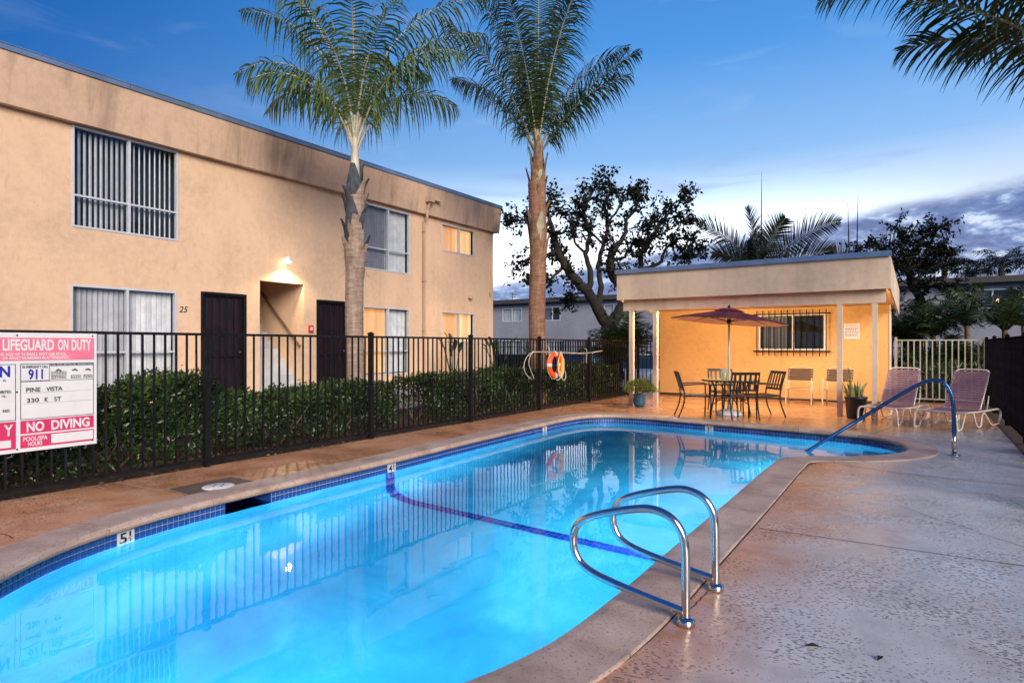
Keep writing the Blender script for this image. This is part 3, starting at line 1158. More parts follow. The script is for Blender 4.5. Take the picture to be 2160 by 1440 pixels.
# the wall: origin lower-left seen from +X: u runs +Y, normal +X
fm = facade((XB, Y0, .2), (0, 1, 0), (0, 0, 1), (1, 0, 0), Y1 - Y0, 5.6, hl, .16)
fm.add([(XB, Y1, .2), (XB - 9, Y1, .2), (XB - 9, Y1, 5.8), (XB, Y1, 5.8)], [(0, 1, 2, 3)])
fm.add([(XB, Y0, .2), (XB - 9, Y0, .2), (XB - 9, Y0, 5.8), (XB, Y0, 5.8)], [(3, 2, 1, 0)])
fm.add([(XB - 9, Y0, .2), (XB - 9, Y1, .2), (XB - 9, Y1, 5.8), (XB - 9, Y0, 5.8)], [(3, 2, 1, 0)])
fm.build('wall', M['stucco'], bld)
band = MB()
bx0, bx1 = XB - 9.15, XB + .14
yb0, yb1 = Y0 - .15, Y1 + .16
c1 = [(bx1, yb0), (bx1, yb1), (bx0, yb1), (bx0, yb0)]
ntop = 5.89
vsb = [(x, y, 5.10) for x, y in c1] + [(x + (.10 if x == bx1 else 0), y, ntop) for x, y in c1]
band.add(vsb, [(0, 1, 5, 4), (1, 2, 6, 5), (2, 3, 7, 6), (3, 0, 4, 7), (3, 2, 1, 0)])
band.build('roof_band', M['stucco_band'], bld)
MB().bb(bx0 + .1, bx1 - .05, yb0 + .1, yb1 - .1, 5.80, 5.94).build('roof', M['roofing'], bld)
fl = MB()
yy = yb0
for k in range(8):
    y2 = yb0 + (yb1 - yb0) * (k + 1) / 8
    fl.bb(bx1 + .02, bx1 + .125, yy + .004, y2 - .004, 5.885, 5.975)
    fl.bb(bx1 + .004, bx1 + .135, yy + .004, y2 - .004, 5.968, 5.982)
    yy = y2
fl.bb(bx0, bx1 + .12, yb1 - .02, yb1 + .02, 5.885, 5.976)
fl.build('roof_edge_flashing', M['flash'], bld)


def window(parent, frame_fn, u0, u1, v0, v1, transom=None, mull=None, slatL='slat', slatR='slat', angL=12, angR=12, room='dark', depth_room=.5, label=None, fw=.035, wfL=1.04, wfR=1.04):
    """frame_fn(u,v,n)->Vector, n outward from the wall plane"""
    f = frame_fn
    def ubox(mb, a0, a1, b0, b1, n0, n1):
        P = [f(a, b, n) for n in (n0, n1) for a, b in ((a0, b0), (a1, b0), (a1, b1), (a0, b1))]
        mb.add(P, [(0, 3, 2, 1), (4, 5, 6, 7), (0, 1, 5, 4), (1, 2, 6, 5), (2, 3, 7, 6), (3, 0, 4, 7)])
    mull = mull if mull is not None else (u0 + u1) / 2
    fr = MB()
    n0, n1 = -.07, .012
    ubox(fr, u0, u0 + fw, v0, v1, n0, n1); ubox(fr, u1 - fw, u1, v0, v1, n0, n1)
    ubox(fr, u0 + fw, u1 - fw, v1 - fw, v1, n0, n1); ubox(fr, u0 + fw, u1 - fw, v0, v0 + fw, n0, n1)
    ubox(fr, mull - fw * .6, mull + fw * .6, v0 + fw, v1 - fw, n0, n1 - .004)
    if transom:
        ubox(fr, u0 + fw, mull - fw * .6, transom - fw * .45, transom + fw * .45, n0, n1 - .006)
        ubox(fr, mull + fw * .6, u1 - fw, transom - fw * .45, transom + fw * .45, n0, n1 - .006)
    win = fr.build('window', M['alu'], parent)
    if label: win['label'] = label
    rows = [(v0 + fw, transom - fw * .45), (transom + fw * .45, v1 - fw)] if transom else [(v0 + fw, v1 - fw)]
    for a0, a1 in ((u0 + fw, mull - fw * .6), (mull + fw * .6, u1 - fw)):
        for b0, b1 in rows:
            g = MB()
            nn = -.03 if a0 < mull else -.018
            g.add([f(a0, b0, nn), f(a1, b0, nn), f(a1, b1, nn), f(a0, b1, nn)], [(0, 1, 2, 3)])
            g.build('pane', M['glass'], win)
    # room behind
    rm = MB()
    nb = -depth_room
    P = [f(a, b, n) for n in (-.075, nb) for a, b in ((u0, v0), (u1, v0), (u1, v1), (u0, v1))]
    rm.add(P, [(4, 5, 6, 7), (0, 1, 5, 4), (1, 2, 6, 5), (2, 3, 7, 6), (3, 0, 4, 7)])
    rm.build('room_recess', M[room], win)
    # vertical blinds, one slat at a time
    for (a0, a1, mk, ang, wf) in ((u0 + fw, mull - fw * .3, slatL, angL, wfL), (mull + fw * .3, u1 - fw, slatR, angR, wfR)):
        if not mk:
            continue
        n = max(2, round((a1 - a0) / .087))
        wd = (a1 - a0) / n * wf
        for k in range(n):
            uc = a0 + (a1 - a0) * (k + .5) / n
            an = R(ang + random.uniform(-4, 4))
            du, dn = math.cos(an) * wd / 2, math.sin(an) * wd / 2
            curve = .006
            Q = []
            for vv in (v0 + .05, v1 - .04):
                Q += [f(uc - du, vv, -.15 - dn), f(uc, vv, -.15 + curve), f(uc + du, vv, -.15 + dn)]
            MB().add(Q, [(0, 1, 4, 3), (1, 2, 5, 4)]).build('blind_slat', M[mk], win)
    return win


fB = lambda u, v, n: Vector((XB + n, u, v))
h = HOLES
window(bld, fB, *h['w1'], transom=3.92, mull=5.47, angL=8, angR=14, wfL=.50, wfR=.26, slatL='slat_grey', room='dark', label='upper window with open white vertical blinds')
window(bld, fB, *h['lw1'], transom=1.28, mull=5.44, angL=30, angR=24, slatL='slat_grey', room='dark', label='lower window with closed pale blinds behind the sign')
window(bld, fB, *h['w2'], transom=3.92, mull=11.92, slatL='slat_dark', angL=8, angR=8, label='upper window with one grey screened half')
window(bld, fB, *h['lw2'], transom=1.25, mull=11.92, slatL='slat_lit_o', slatR='slat', angL=20, angR=14, label='lower window glowing orange behind one half of its blinds')
window(bld, fB, *h['w3'], mull=14.93, slatL='slat_lit_o', slatR='slat_lit', angL=12, angR=12, label='small upper window glowing orange')
window(bld, fB, *h['lw3'], mull=14.93, slatL='slat_lit_o', slatR='slat_lit', angL=12, angR=12, label='small lower window glowing yellow')

for key in ('d1', 'd2'):
    y0, y1, z0, z1 = h[key]
    d = MB().bb(XB - .12, XB - .08, y0 + .05, y1 - .05, z0 + .02, z1 - .05).build('door', M['door'], bld)
    d['label'] = 'dark brown security door with upright bars'
    fr = MB().bb(XB - .13, XB + .012, y0 - .004, y0 + .05, z0, z1).bb(XB - .13, XB + .012, y1 - .05, y1 + .004, z0, z1).bb(XB - .13, XB + .010, y0 + .05, y1 - .05, z1 - .05, z1 + .004)
    fr.build('door_frame', M['iron'], d)
    for k in range(6):
        yy = y0 + .10 + (y1 - y0 - .2) * k / 5
        MB().bb(XB - .05, XB - .03, yy - .009, yy + .009, z0 + .05, z1 - .06).build('door_bar', M['iron'], d)
    for zz in (z0 + .06, z0 + .85, z1 - .07):
        MB().bb(XB - .048, XB - .026, y0 + .06, y1 - .06, zz - .012, zz + .012).build('door_rail', M['iron'], d)
    # scroll ornament
    sc_ = MB()
    cy, cz = (y0 + y1) / 2, z0 + 1.30
    for sg in (-1, 1):
        for dzz in (-1, 1):
            sc_.tube([(XB - .028, cy + sg * (.10 * math.sin(a * .9)), cz + dzz * (.02 + .11 * a / 3.2)) for a in [i * .4 for i in range(9)]], .006, 5)
    sc_.build('scroll', M['iron'], d)
    MB().lathe([(.03, 0), (.032, .02), (.012, .05)], 10, (XB - .02, y1 - .12, z0 + .92)).build('handle', M['steel'], d)
    MB().bb(XB - .25, XB + .35, y0 - .05, y1 + .05, .295, FZ).build('threshold', M['concrete'], d)

# stairwell
y0, y1, z0, z1 = h['st']
sw = MB()
Dp = 4.2
xb = XB - .16
sw.add([(xb, y0, z0), (xb - Dp, y0, z0), (xb - Dp, y0, 5.4), (xb, y0, 5.4)], [(0, 1, 2, 3)])
sw.add([(xb, y1, z0), (xb - Dp, y1, z0), (xb - Dp, y1, 5.4), (xb, y1, 5.4)], [(3, 2, 1, 0)])
sw.add([(xb - Dp, y0, z0), (xb - Dp, y1, z0), (xb - Dp, y1, 5.4), (xb - Dp, y0, 5.4)], [(0, 1, 2, 3)])
sw.add([(xb, y0, 2.79), (xb, y1, 2.79), (xb - Dp, y1, 5.4), (xb - Dp, y0, 5.4)], [(0, 1, 2, 3)])
stw = sw.build('stairwell', M['stucco'], bld)
for k in range(15):
    MB().bb(XB - .015 - .225 * k - .26, XB - .015 - .225 * k, y0 + .002, y1 - .002, z0 - .02, z0 + .20 * (k + 1)).build('step', M['stair'], stw)
rl = MB().tube([(XB - .06, y1 - .06, 1.38), (XB - 2.6, y1 - .06, 1.38 + .888 * 2.54)], .027, 8)
for q in (.3, 1.2, 2.2):
    zz = 1.38 + .888 * q
    rl.tube([(XB - .06 - q, y1 - .06, zz - .02), (XB - .06 - q, y1 - .002, zz - .05)], .008, 5)
rl.build('stair_handrail', M['handrail_wood'], stw)

# downpipe with scupper
dp = MB().tube([(XB + .30, 13.27, 5.46), (XB + .27, 13.27, 5.40), (XB + .16, 13.27, 5.2), (XB + .17, 13.27, 5.0), (XB + .055, 13.27, 4.9), (XB + .055, 13.27, .4)], .038, 10)
dp.bb(XB + .225, XB + .37, 13.17, 13.37, 5.42, 5.56)
dp.bb(XB + .225, XB + .34, 13.30, 13.72, 5.50, 5.54)
for zz in (4.6, 3.2, 1.8):
    dp.bb(XB + .002, XB + .10, 13.22, 13.32, zz, zz + .03)
dp.build('downpipe', M['stucco_band'], bld)
MB().bb(XB, XB + .10, 15.35, 15.50, 2.86, 2.95).tube([(XB, 15.42, 2.93), (XB + .12, 15.42, 2.85)], .04, 8).build('vent_hood', M['stucco_band'], bld)
MB().bb(XB, XB + .05, 16.48, 16.56, 3.0, 3.12).build('junction_box', M['stucco_band'], bld)
text_on('25', M['ink'], bld, (XB + .002, 6.36, 2.03), (0, 1, 0), (0, 0, 1), .17, .115, 'house_number', .01, .25)
bld.children[-1]['label'] = 'black house number 25'

# wall lamp above the stair opening
lamp = empty('wall_lamp', (XB, 8.72, 3.30), 0, 'small glowing flood lamp on the peach wall above the stair opening', 'lamp')
MB().lathe([(.06, 0), (.06, .03), (.02, .04)], 12).build('backplate', M['white'], lamp).rotation_euler = (0, R(90), 0)
MB().tube([(.03, 0, 0), (.09, -.03, .02), (.14, -.02, 0)], .014, 6).build('arm', M['white'], lamp)
hd = MB().lathe([(.03, .06), (.05, .03), (.058, -.03), (.056, -.05)], 14, closed=True)
hd.build('lamp_head', M['white'], lamp, True, (.15, -.03, 0))
MB().lathe([(.052, -.02), (.055, -.05), (.045, -.085), (.01, -.10)], 14).build('bulb', M['bulb'], lamp, True, (.15, -.03, 0))
ld = bpy.data.lights.new('wall_lamp_light', 'SPOT')
ld.energy = 70
ld.color = (1, .78, .48)
ld.spot_size = R(150)
ld.spot_blend = .5
ld.shadow_soft_size = .05
lo = bpy.data.objects.new('wall_lamp_light', ld)
col.objects.link(lo)
lo.parent = lamp
lo.location = (.19, -.03, -.13)
lo.rotation_euler = (0, R(-14), 0)
# fire alarm call point
al = empty('fire_alarm_box', (XB, 9.40, 1.78), 0, 'small red fire alarm box on the peach wall beside the stairs', 'alarm box')
MB().bb(0, .05, -.055, .055, -.08, .08).build('case', M['red'], al)
MB().bb(.05, .053, -.03, .03, -.035, .04).build('label_plate', M['sign_white'], al)

# ================================================================== CABANA
cab = empty('cabana', (-3.4, 17, 0), 0, 'low orange stucco pool cabana with flat cream-fasciaed porch roof', 'cabana')
cab.location = (0, 0, 0)
YW = 17.2
WX0, WX1 = -6.34, -.69
wx0, wx1, wz0, wz1 = -3.64, -2.05, 1.27, 2.20
fm = facade((WX1, YW, 0), (-1, 0, 0), (0, 0, 1), (0, -1, 0), WX1 - WX0, 2.75, [(WX1 - wx1, WX1 - wx0, wz0, wz1)], .14)
fm.v = fm.v
fm.add([(WX1, YW, 0), (WX1, YW + 1.05, 0), (WX1, YW + 1.05, 2.75), (WX1, YW, 2.75)], [(0, 1, 2, 3)])
fm.add([(WX0, YW, 0), (WX0, YW + 1.05, 0), (WX0, YW + 1.05, 2.75), (WX0, YW, 2.75)], [(3, 2, 1, 0)])
fm.add([(WX0, YW + 1.05, 0), (WX1, YW + 1.05, 0), (WX1, YW + 1.05, 2.75), (WX0, YW + 1.05, 2.75)], [(3, 2, 1, 0)])
fm.build('wall', M['cab_wall'], cab)
MB().bb(WX0 + .01, WX1 - .01, YW - .012, YW - .002, .0, .06).build('base_trim', M['joint'], cab)
MB().bb(WX1 - .004, WX1 + .03, YW - .02, YW + .05, 0, 2.6).build('corner_trim', M['alu'], cab)
fC = lambda u, v, n: Vector((u, YW - n, v))
window(cab, fC, wx0, wx1, wz0, wz1, mull=-2.80, slatL=None, slatR=None, room='dark', depth_room=.9, label='white framed sliding window behind black bars', fw=.045)
cwin = [c for c in cab.children if c.name.startswith('window')][0]
cwin.data.materials[0] = M['white']
for k in range(7):
    uc = wx0 + .12 + k * .085
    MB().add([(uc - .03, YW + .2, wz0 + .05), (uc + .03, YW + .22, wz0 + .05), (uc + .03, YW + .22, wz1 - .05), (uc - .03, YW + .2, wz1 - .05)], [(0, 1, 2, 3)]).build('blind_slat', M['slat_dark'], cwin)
# the grille
grl = empty('window_grille', (-2.85, YW, wz0), 0, 'black iron burglar bars over the cabana window', 'window bars')
grl.location = (0, 0, 0)
yg = YW - .10
for k in range(12):
    x = wx0 - .02 + (wx1 - wx0 + .04) * k / 11
    MB().bb(x - .010, x + .010, yg - .010, yg + .010, wz0 - .10, wz1 + .10).build('bar', M['iron'], grl)
    MB().lathe([(.002, -.05), (.016, -.02), (.002, .02)], 6, (x, yg, wz0 - .10)).build('bar_tip', M['iron'], grl)
for zz in (wz0 - .02, wz1 + .0):
    MB().bb(wx0 - .12, wx1 + .12, yg + .011, yg + .023, zz - .014, zz + .014).build('crossbar', M['iron'], grl)
    for x in (wx0 - .10, wx1 + .10):
        MB().bb(x - .012, x + .012, yg + .02, YW + .01, zz - .012, zz + .012).build('bracket', M['iron'], grl)
# porch posts, beam, fascia, roof
for x in (-5.79, -5.20, -1.40, -.80):
    MB().bb(x - .048, x + .048, 13.80, 13.90, 0, 2.225).build('post', M['cab_trim'], cab)
MB().bb(-5.98, -.62, 13.79, 13.91, 2.215, 2.52).build('beam', M['cab_trim'], cab)
MB().bb(-5.07, -5.09, 13.66, 13.78, 2.06, 2.22).build('hanging_bracket', M['white'], cab) if False else None
XL0, XL1, XR = -6.06, -6.46, -.53
YF, YR = 13.60, 18.42
drop = .30
fas = MB()
zt, zb = 3.09, 2.465
def rp(x, y, z): return (x, y, z - drop * (y - YF) / (YR - YF))
th = .04
fas.add([rp(XL0, YF, zb), rp(XR, YF, zb), rp(XR, YF, zt), rp(XL0, YF, zt), rp(XL0, YF + th, zb), rp(XR - th, YF + th, zb), rp(XR - th, YF + th, zt), rp(XL0, YF + th, zt)],
        [(0, 1, 2, 3), (7, 6, 5, 4), (0, 4, 5, 1), (3, 2, 6, 7), (0, 3, 7, 4)])
fas.build('front_fascia', M['cab_trim'], cab)
for (xa, xb_, sg) in ((XL0, XL1, 1), (XR, XR, -1)):
    s_ = MB()
    q = [rp(xa, YF + .002, zb), rp(xb_, YR, zb), rp(xb_, YR, zt), rp(xa, YF + .002, zt)]
    s_.add(q + [(x + sg * th, y, z) for x, y, z in q], [(0, 1, 2, 3), (7, 6, 5, 4), (0, 4, 5, 1), (3, 2, 6, 7), (1, 5, 6, 2)])
    s_.build('side_fascia', M['cab_trim'], cab)
MB().add([rp(XL0 + .05, YF + .05, 2.52), rp(XR - .05, YF + .05, 2.52), rp(XR - .05, YR, 2.60), rp(XL1 + .05, YR, 2.60)], [(3, 2, 1, 0)]).build('porch_ceiling', M['cab_trim'], cab)
MB().add([rp(XL0, YF, zt - .02), rp(XR, YF, zt - .02), rp(XR, YR, zt - .02), rp(XL1, YR, zt - .02)], [(0, 1, 2, 3)]).build('roof', M['roofing'], cab)
ed = MB()
for k in range(5):
    a0, a1 = XL0 - .03 + (XR - XL0 + .05) * k / 5, XL0 - .03 + (XR - XL0 + .05) * (k + 1) / 5
    ed.bb(a0 + .003, a1 - .003, YF - .045, YF + .10, zt - .005, zt + .075)
    ed.bb(a0 + .003, a1 - .003, YF - .055, YF - .03, zt - .02, zt + .082)
ed.build('roof_edge_flashing', M['flash'], cab)
# porch lamps
for k, (x, y, pw, lb) in enumerate(((-4.15, 14.08, 270, 'round porch lamp under the cabana ceiling over the bare orange wall'), (-1.75, 14.08, 80, 'round porch lamp under the cabana ceiling above the strap chairs'))):
    zc_ = 2.51
    pl = empty('porch_lamp', (x, y, zc_), 0, lb, 'lamp', 'porch lamps')
    MB().lathe([(.09, .0), (.09, -.03), (.06, -.04)], 16).build('canopy_plate', M['white'], pl, True)
    MB().lathe([(.055, -.04), (.085, -.06), (.08, -.10), (.04, -.125), (.005, -.13)], 16).build('globe', M['porch_bulb'], pl, True)
    ld = bpy.data.lights.new('porch_light', 'POINT')
    ld.energy = pw
    ld.color = (1, .74, .42)
    ld.shadow_soft_size = .06
    lo = bpy.data.objects.new('porch_light', ld)
    col.objects.link(lo)
    lo.parent = pl
    lo.location = (0, 0, -.165)
# notice on the cabana wall
nt = empty('rules_notice', (-1.48, YW - .004, 1.56), 0, 'small white notice sheet with red heading on the orange cabana wall', 'sign')
MB().bb(-.17, .17, -.006, 0, 0, .36).build('sheet', M['sign_white'], nt)
text_on('WARNING', M['red'], nt, (-.12, -.0065, .30), (1, 0, 0), (0, 0, 1), .24, .04)
for k in range(7):
    ln = MB()
    x = -.14
    while x < .13:
        wd = random.uniform(.02, .05)
        ln.add([(x, -.0075, .265 - k * .036), (min(x + wd, .145), -.0075, .265 - k * .036), (min(x + wd, .145), -.0075, .28 - k * .036), (x, -.0075, .28 - k * .036)], [(0, 1, 2, 3)])
        x += wd + .012
    ln.build('text_line', M['red'] if k % 3 == 0 else M['ink'], nt)

# ================================================================== FENCES
def bar_mesh(name, w, h, mat):
    me = MB().bb(-w / 2, w / 2, -w / 2, w / 2, 0, h).mesh(name)
    me.materials.append(mat)
    return me


def fence(name, p0, p1, posts, label, mat, top=1.54, z0=0.0, pitch=.119, post_w=.062, group=None, picket=.019, cat='fence', bottom=.085):
    p0, p1 = Vector(p0), Vector(p1)
    d = p1 - p0
    L = d.length
    root = empty(name, (p0.x, p0.y, z0), math.atan2(d.y, d.x), label, cat, group)
    pm = bar_mesh('post', post_w, top + .02, mat)
    cm = MB().add([(-post_w * .58, -post_w * .58, 0), (post_w * .58, -post_w * .58, 0), (post_w * .58, post_w * .58, 0), (-post_w * .58, post_w * .58, 0),
                   (-post_w * .58, -post_w * .58, .018), (post_w * .58, -post_w * .58, .018), (post_w * .58, post_w * .58, .018), (-post_w * .58, post_w * .58, .018), (0, 0, .045)],
                  [(3, 2, 1, 0), (0, 1, 5, 4), (1, 2, 6, 5), (2, 3, 7, 6), (3, 0, 4, 7), (4, 5, 8), (5, 6, 8), (6, 7, 8), (7, 4, 8)]).mesh('post_cap')
    cm.materials.append(mat)
    km = bar_mesh('picket', picket, top - bottom - .02, mat)
    for s in posts:
        po = link('post', pm, None, root, (s, 0, 0))
        link('post_cap', cm, None, po, (0, 0, top + .02))
    pp = sorted(posts)
    bounds_ = [0] + pp + [L] if pp[0] > .05 else pp + [L]
    for a, b in zip(bounds_, bounds_[1:]):
        if b - a < .1:
            continue
        n = max(1, round((b - a) / pitch))
        for zz, hh in ((top - .015, .03), (bottom, .03)):
            MB().bb(a + post_w * .45, b - post_w * .45, -.016, .016, zz - hh / 2, zz + hh / 2).build('rail', mat, root)
        for k in range(1, n):
            o = link('picket', km, None, root, (a + (b - a) * k / n + random.uniform(-.003, .003), 0, bottom + .005))
            o.rotation_euler = (0, random.uniform(-.004, .004), random.uniform(-.2, .2))
    return root


fence('iron_fence', (XF, -3.4, 0), (XF, 16.9, 0), [.05, 2.48, 4.95, 7.42, 9.97, 12.42, 14.85, 17.23, 19.65], 'long black iron picket fence with capped posts in front of the hedge', M['iron'])
fence('iron_fence', (XF, 16.9, 0), (WX0 - .02, 16.9, 0), [.03], 'short black iron fence panel closing the gap to the cabana', M['iron'])
fence('iron_fence', (WX1 + .05, 18.3, 0), (1.2, 18.3, 0), [.04, 1.83], 'pale grey iron picket fence behind the two loungers', M['iron_pale'], pitch=.128, picket=.026)
fence('iron_fence', (1.2, 6.6, 0), (1.2, 18.28, 0), [.05, 2.4, 4.8, 7.2, 9.6, 11.6], 'black iron picket fence running beside the dark planting bed', M['iron_matte'], pitch=.10)
far_f = fence('car_park_fence', (-24, 26, 0), (5, 26, 0), [.05 + 2.6 * k for k in range(12)], 'far black car park fence backed with dark green privacy fabric', M['iron'], top=2.0, z0=-.4, pitch=.14, picket=.03)
MB().bb(.1, 28.9, .03, .04, .05, 1.35).build('privacy_fabric', M['green_screen'], far_f)
MB().bb(.05, 28.9, -.016, .016, 1.70, 1.73).build('rail', M['iron'], far_f)

# ---- pool rules sign on the fence
SX = XF + .035
sg = empty('pool_rules_sign', (SX, 2.86, .425), R(0), 'large white and pink pool rules board bolted to the black fence', 'sign')
sg.rotation_euler = (0, 0, R(90))   # local x runs along +Y, local -y faces the pool
SW = 1.52
SH = 1.09
# local: x in [-SW,0], z in [0,SH], front at y = -.004
MB().bb(-SW, 0, -.002, .004, 0, SH).build('board', M['sign_white'], sg)
fz = -.0045


def panel(x0, x1, z0, z1, mat, y=fz, name='panel'):
    return MB().add([(x0, y, z0), (x1, y, z0), (x1, y, z1), (x0, y, z1)], [(0, 1, 2, 3)]).build(name, mat, sg)


def outline_panel(x0, x1, z0, z1, wd=.005):
    b = MB()
    for r in ((x0, x1, z0, z0 + wd), (x0, x1, z1 - wd, z1), (x0, x0 + wd, z0 + wd, z1 - wd), (x1 - wd, x1, z0 + wd, z1 - wd)):
        b.add([(r[0], fz, r[2]), (r[1], fz, r[2]), (r[1], fz, r[3]), (r[0], fz, r[3])], [(0, 1, 2, 3)])
    b.build('border', M['ink'], sg)


# measured on the board: visible part is x in [-.76, 0]
def sx_(f): return -.757 * (1 - f)      # f: 0 at the frame edge, 1 at the right end
def sT(txt, f0, f1, z0, z1, mat, bold=.0, y=fz - .0002, name='lettering'):
    return text_on(txt, mat, sg, (sx_(f0), y, z0), (1, 0, 0), (0, 0, 1), sx_(f1) - sx_(f0), z1 - z0, name, bold)


panel(-SW + .03, sx_(.968), .835, 1.045, M['sign_pink'])
sT('LIFEGUARD', .0, .52, .925, 1.032, M['sign_white'], .03); sT('ON', .56, .675, .925, 1.032, M['sign_white'], .03); sT('DUTY', .71, .935, .925, 1.032, M['sign_white'], .03)
sT('THE AGE OF 14 SHALL NOT USE POOL', -.06, .65, .880, .906, M['sign_white'], .02)
sT('OR ADULT GUARDIAN IN ATTENDANCE', .0, .68, .846, .872, M['sign_white'], .02)
outline_panel(sx_(.172), sx_(.965), .295, .805)
outline_panel(-SW + .03, sx_(.128), .295, .805)
# blue N and scraps of text of the panel beside
sT('N', -.03, .07, .69, .79, M['blue_ink'], .03)
sT('TO', .0, .03, .648, .668, M['ink']); sT('HIBITED.', -.04, .085, .545, .57, M['ink']); sT('OL,', -.01, .035, .508, .53, M['ink']); sT('INESS', .0, .066, .375, .40, M['ink'])
sT('IN EMERGENCY CALL', .192, .455, .765, .79, M['ink'])
sT('911', .252, .40, .66, .755, M['blue_ink'], .02)
outline_panel(sx_(.172), sx_(.472), .645, .8045, .004)
panel(sx_(.478), sx_(.96), .78, .801, M['ink'])
sT('CPR AND ARTIFICIAL RESPIRATION', .484, .955, .783, .798, M['sign_white'], .0, fz - .0012)
for f0, f1, rows in ((.488, .655, 6), (.70, .82, 3), (.845, .95, 3)):
    for r in range(rows):
        mm = MB()
        f = f0
        zz = .657 + r * .0125
        while f < f1 - .01:
            wd = random.uniform(.012, .03)
            e2 = min(f + wd, f1)
            mm.add([(sx_(f), fz - .001, zz), (sx_(e2), fz - .001, zz), (sx_(e2), fz - .001, zz + .006), (sx_(f), fz - .001, zz + .006)], [(0, 1, 2, 3)])
            f += wd + .006
        mm.build('text_line', M['ink'], sg)
for f in (.57, .75, .90):      # small first-aid figures
    mm = MB()
    mm.tube([(sx_(f) - .025, fz - .001, .735), (sx_(f), fz - .001, .742), (sx_(f) + .02, fz - .001, .73)], .006, 5)
    mm.tube([(sx_(f) - .005, fz - .001, .748), (sx_(f) + .01, fz - .001, .737)], .005, 5)
    mm.build('figure_drawing', M['ink'], sg)
panel(sx_(.175), sx_(.962), .64, .644, M['ink'])
sT('PINE', .23, .375, .545, .585, M['ink'], .012); sT('VISTA', .435, .61, .545, .585, M['ink'], .012)
sT('330', .235, .36, .448, .488, M['ink'], .012); sT('K', .42, .455, .448, .488, M['ink'], .012); sT('ST', .52, .595, .448, .488, M['ink'], .012)
for zz in (.535, .437):
    panel(sx_(.20), sx_(.94), zz, zz + .0015, M['slat_dark'])
panel(sx_(.172), sx_(.965), .165, .285, M['sign_red'])
sT('NO', .235, .415, .178, .27, M['sign_white'], .03); sT('DIVING', .49, .915, .178, .27, M['sign_white'], .03)
panel(sx_(.172), sx_(.965), .035, .150, M['sign_red'])
panel(sx_(.49), sx_(.955), .052, .138, M['sign_white'], fz - .001)
sT('POOL/SPA', .20, .45, .095, .135, M['sign_white'], .015, fz - .001); sT('HOURS', .25, .395, .048, .088, M['sign_white'], .015, fz - .001)
panel(-SW + .03, sx_(.128), .035, .285, M['sign_red'])
sT('Y', .012, .10, .16, .26, M['sign_white'], .02, fz - .001)
panel(sx_(-.3), sx_(.08), .055, .12, M['sign_white'], fz - .001)
for f, zz in ((.14, .03), (.14, 1.065), (.95, 1.065), (.14, .55), (.95, .04)):
    MB().lathe([(.008, 0), (.007, .004), (.002, .006)], 8).build('bolt', M['iron'], sg, True, (sx_(f), -.003, zz)).rotation_euler = (R(90), 0, 0)

# ================================================================== VEGETATION
VIEW_R = Vector((CA, SA, 0)); VIEW_F = Vector((-SA, CA, 0))


def frond_mesh(base, az_dir, e0, L, bend, n=46, lf=.62, lw=.03, droop=1.0, twist=0.0, r0=.03, sway=0.0, bare=.16, bexp=1.35):
    """pinnate frond: rachis tube + drooping leaflets. returns (rachis MB, leaf V, leaf F)"""
    az_dir = Vector(az_dir).normalized()
    side = az_dir.cross(Vector((0, 0, 1))).normalized()
    segs = 22
    pts, dirs = [Vector(base)], []
    for k in range(segs):
        s = (k + .5) / segs
        el = e0 - bend * (s ** bexp)
        d = az_dir * math.cos(el) + Vector((0, 0, 1)) * math.sin(el) + side * sway * s
        d.normalize()
        dirs.append(d)
        pts.append(pts[-1] + d * (L / segs))
    dirs.append(dirs[-1])
    rac = MB()
    rac.tube(pts[::2], [max(.003, r0 * (1 - .92 * (i * 2 / segs) ** .7)) for i in range(len(pts[::2]))], 6)
    Vs, Fs = [], []
    b = 0
    for k in range(n):
        s = bare + (1 - bare) * (k + .5) / n
        i = min(segs - 1, int(s * segs))
        f = s * segs - i
        p = pts[i].lerp(pts[i + 1], f)
        t = dirs[i]
        upv = side.cross(t)
        if upv.z < 0 and abs(t.z) < .99:
            upv = -upv
        sdv, upw = side * math.cos(twist) + upv * math.sin(twist), upv * math.cos(twist) - side * math.sin(twist)
        prof_ = (math.sin(math.pi * min(1, (s - bare) / (1 - bare) * .86 + .14)) ** .55)
        for sg_ in (-1, 1):
            ll = lf * prof_ * random.uniform(.82, 1.12) + .05
            fwd = .35 + .9 * s ** 2 + random.uniform(-.12, .12)
            lift = (random.choice((.55, .15, -.25)) if not twist else .2) + random.uniform(-.15, .15)
            d0 = (sdv * sg_ + t * fwd + upw * lift).normalized()
            q = p.copy()
            wv = t.cross(d0)
            wv = (t - d0 * t.dot(d0)).normalized()
            nseg = 4
            row = []
            dd = d0.copy()
            for j in range(nseg + 1):
                u = j / nseg
                wd = lw * (1 - u ** 2.2) * (.55 + .45 * min(1, u * 4)) + .002
                row.append((q - wv * wd / 2, q + wv * wd / 2))
                dd = (dd + Vector((0, 0, -1)) * droop * (.22 + .34 * u) * random.uniform(.75, 1.25)).normalized()
                q = q + dd * (ll / nseg)
            for j in range(nseg):
                Vs += [row[j][0], row[j][1], row[j + 1][1], row[j + 1][0]] if False else []
            vb = len(Vs)
            for a_, b_ in row:
                Vs += [a_, b_]
            for j in range(nseg):
                Fs.append((vb + 2 * j, vb + 2 * j + 1, vb + 2 * j + 3, vb + 2 * j + 2))
    return rac, Vs, Fs


def add_frond(root, org, leafmat, petmat, **kw):
    rac, V_, F_ = frond_mesh((0, 0, 0), **kw)
    mm = MB()
    mm.v = [tuple(v) for v in V_]
    mm.f = F_
    o = mm.build('frond', leafmat, root, False, org)
    rac.build('midrib', petmat, o, True)
    return o


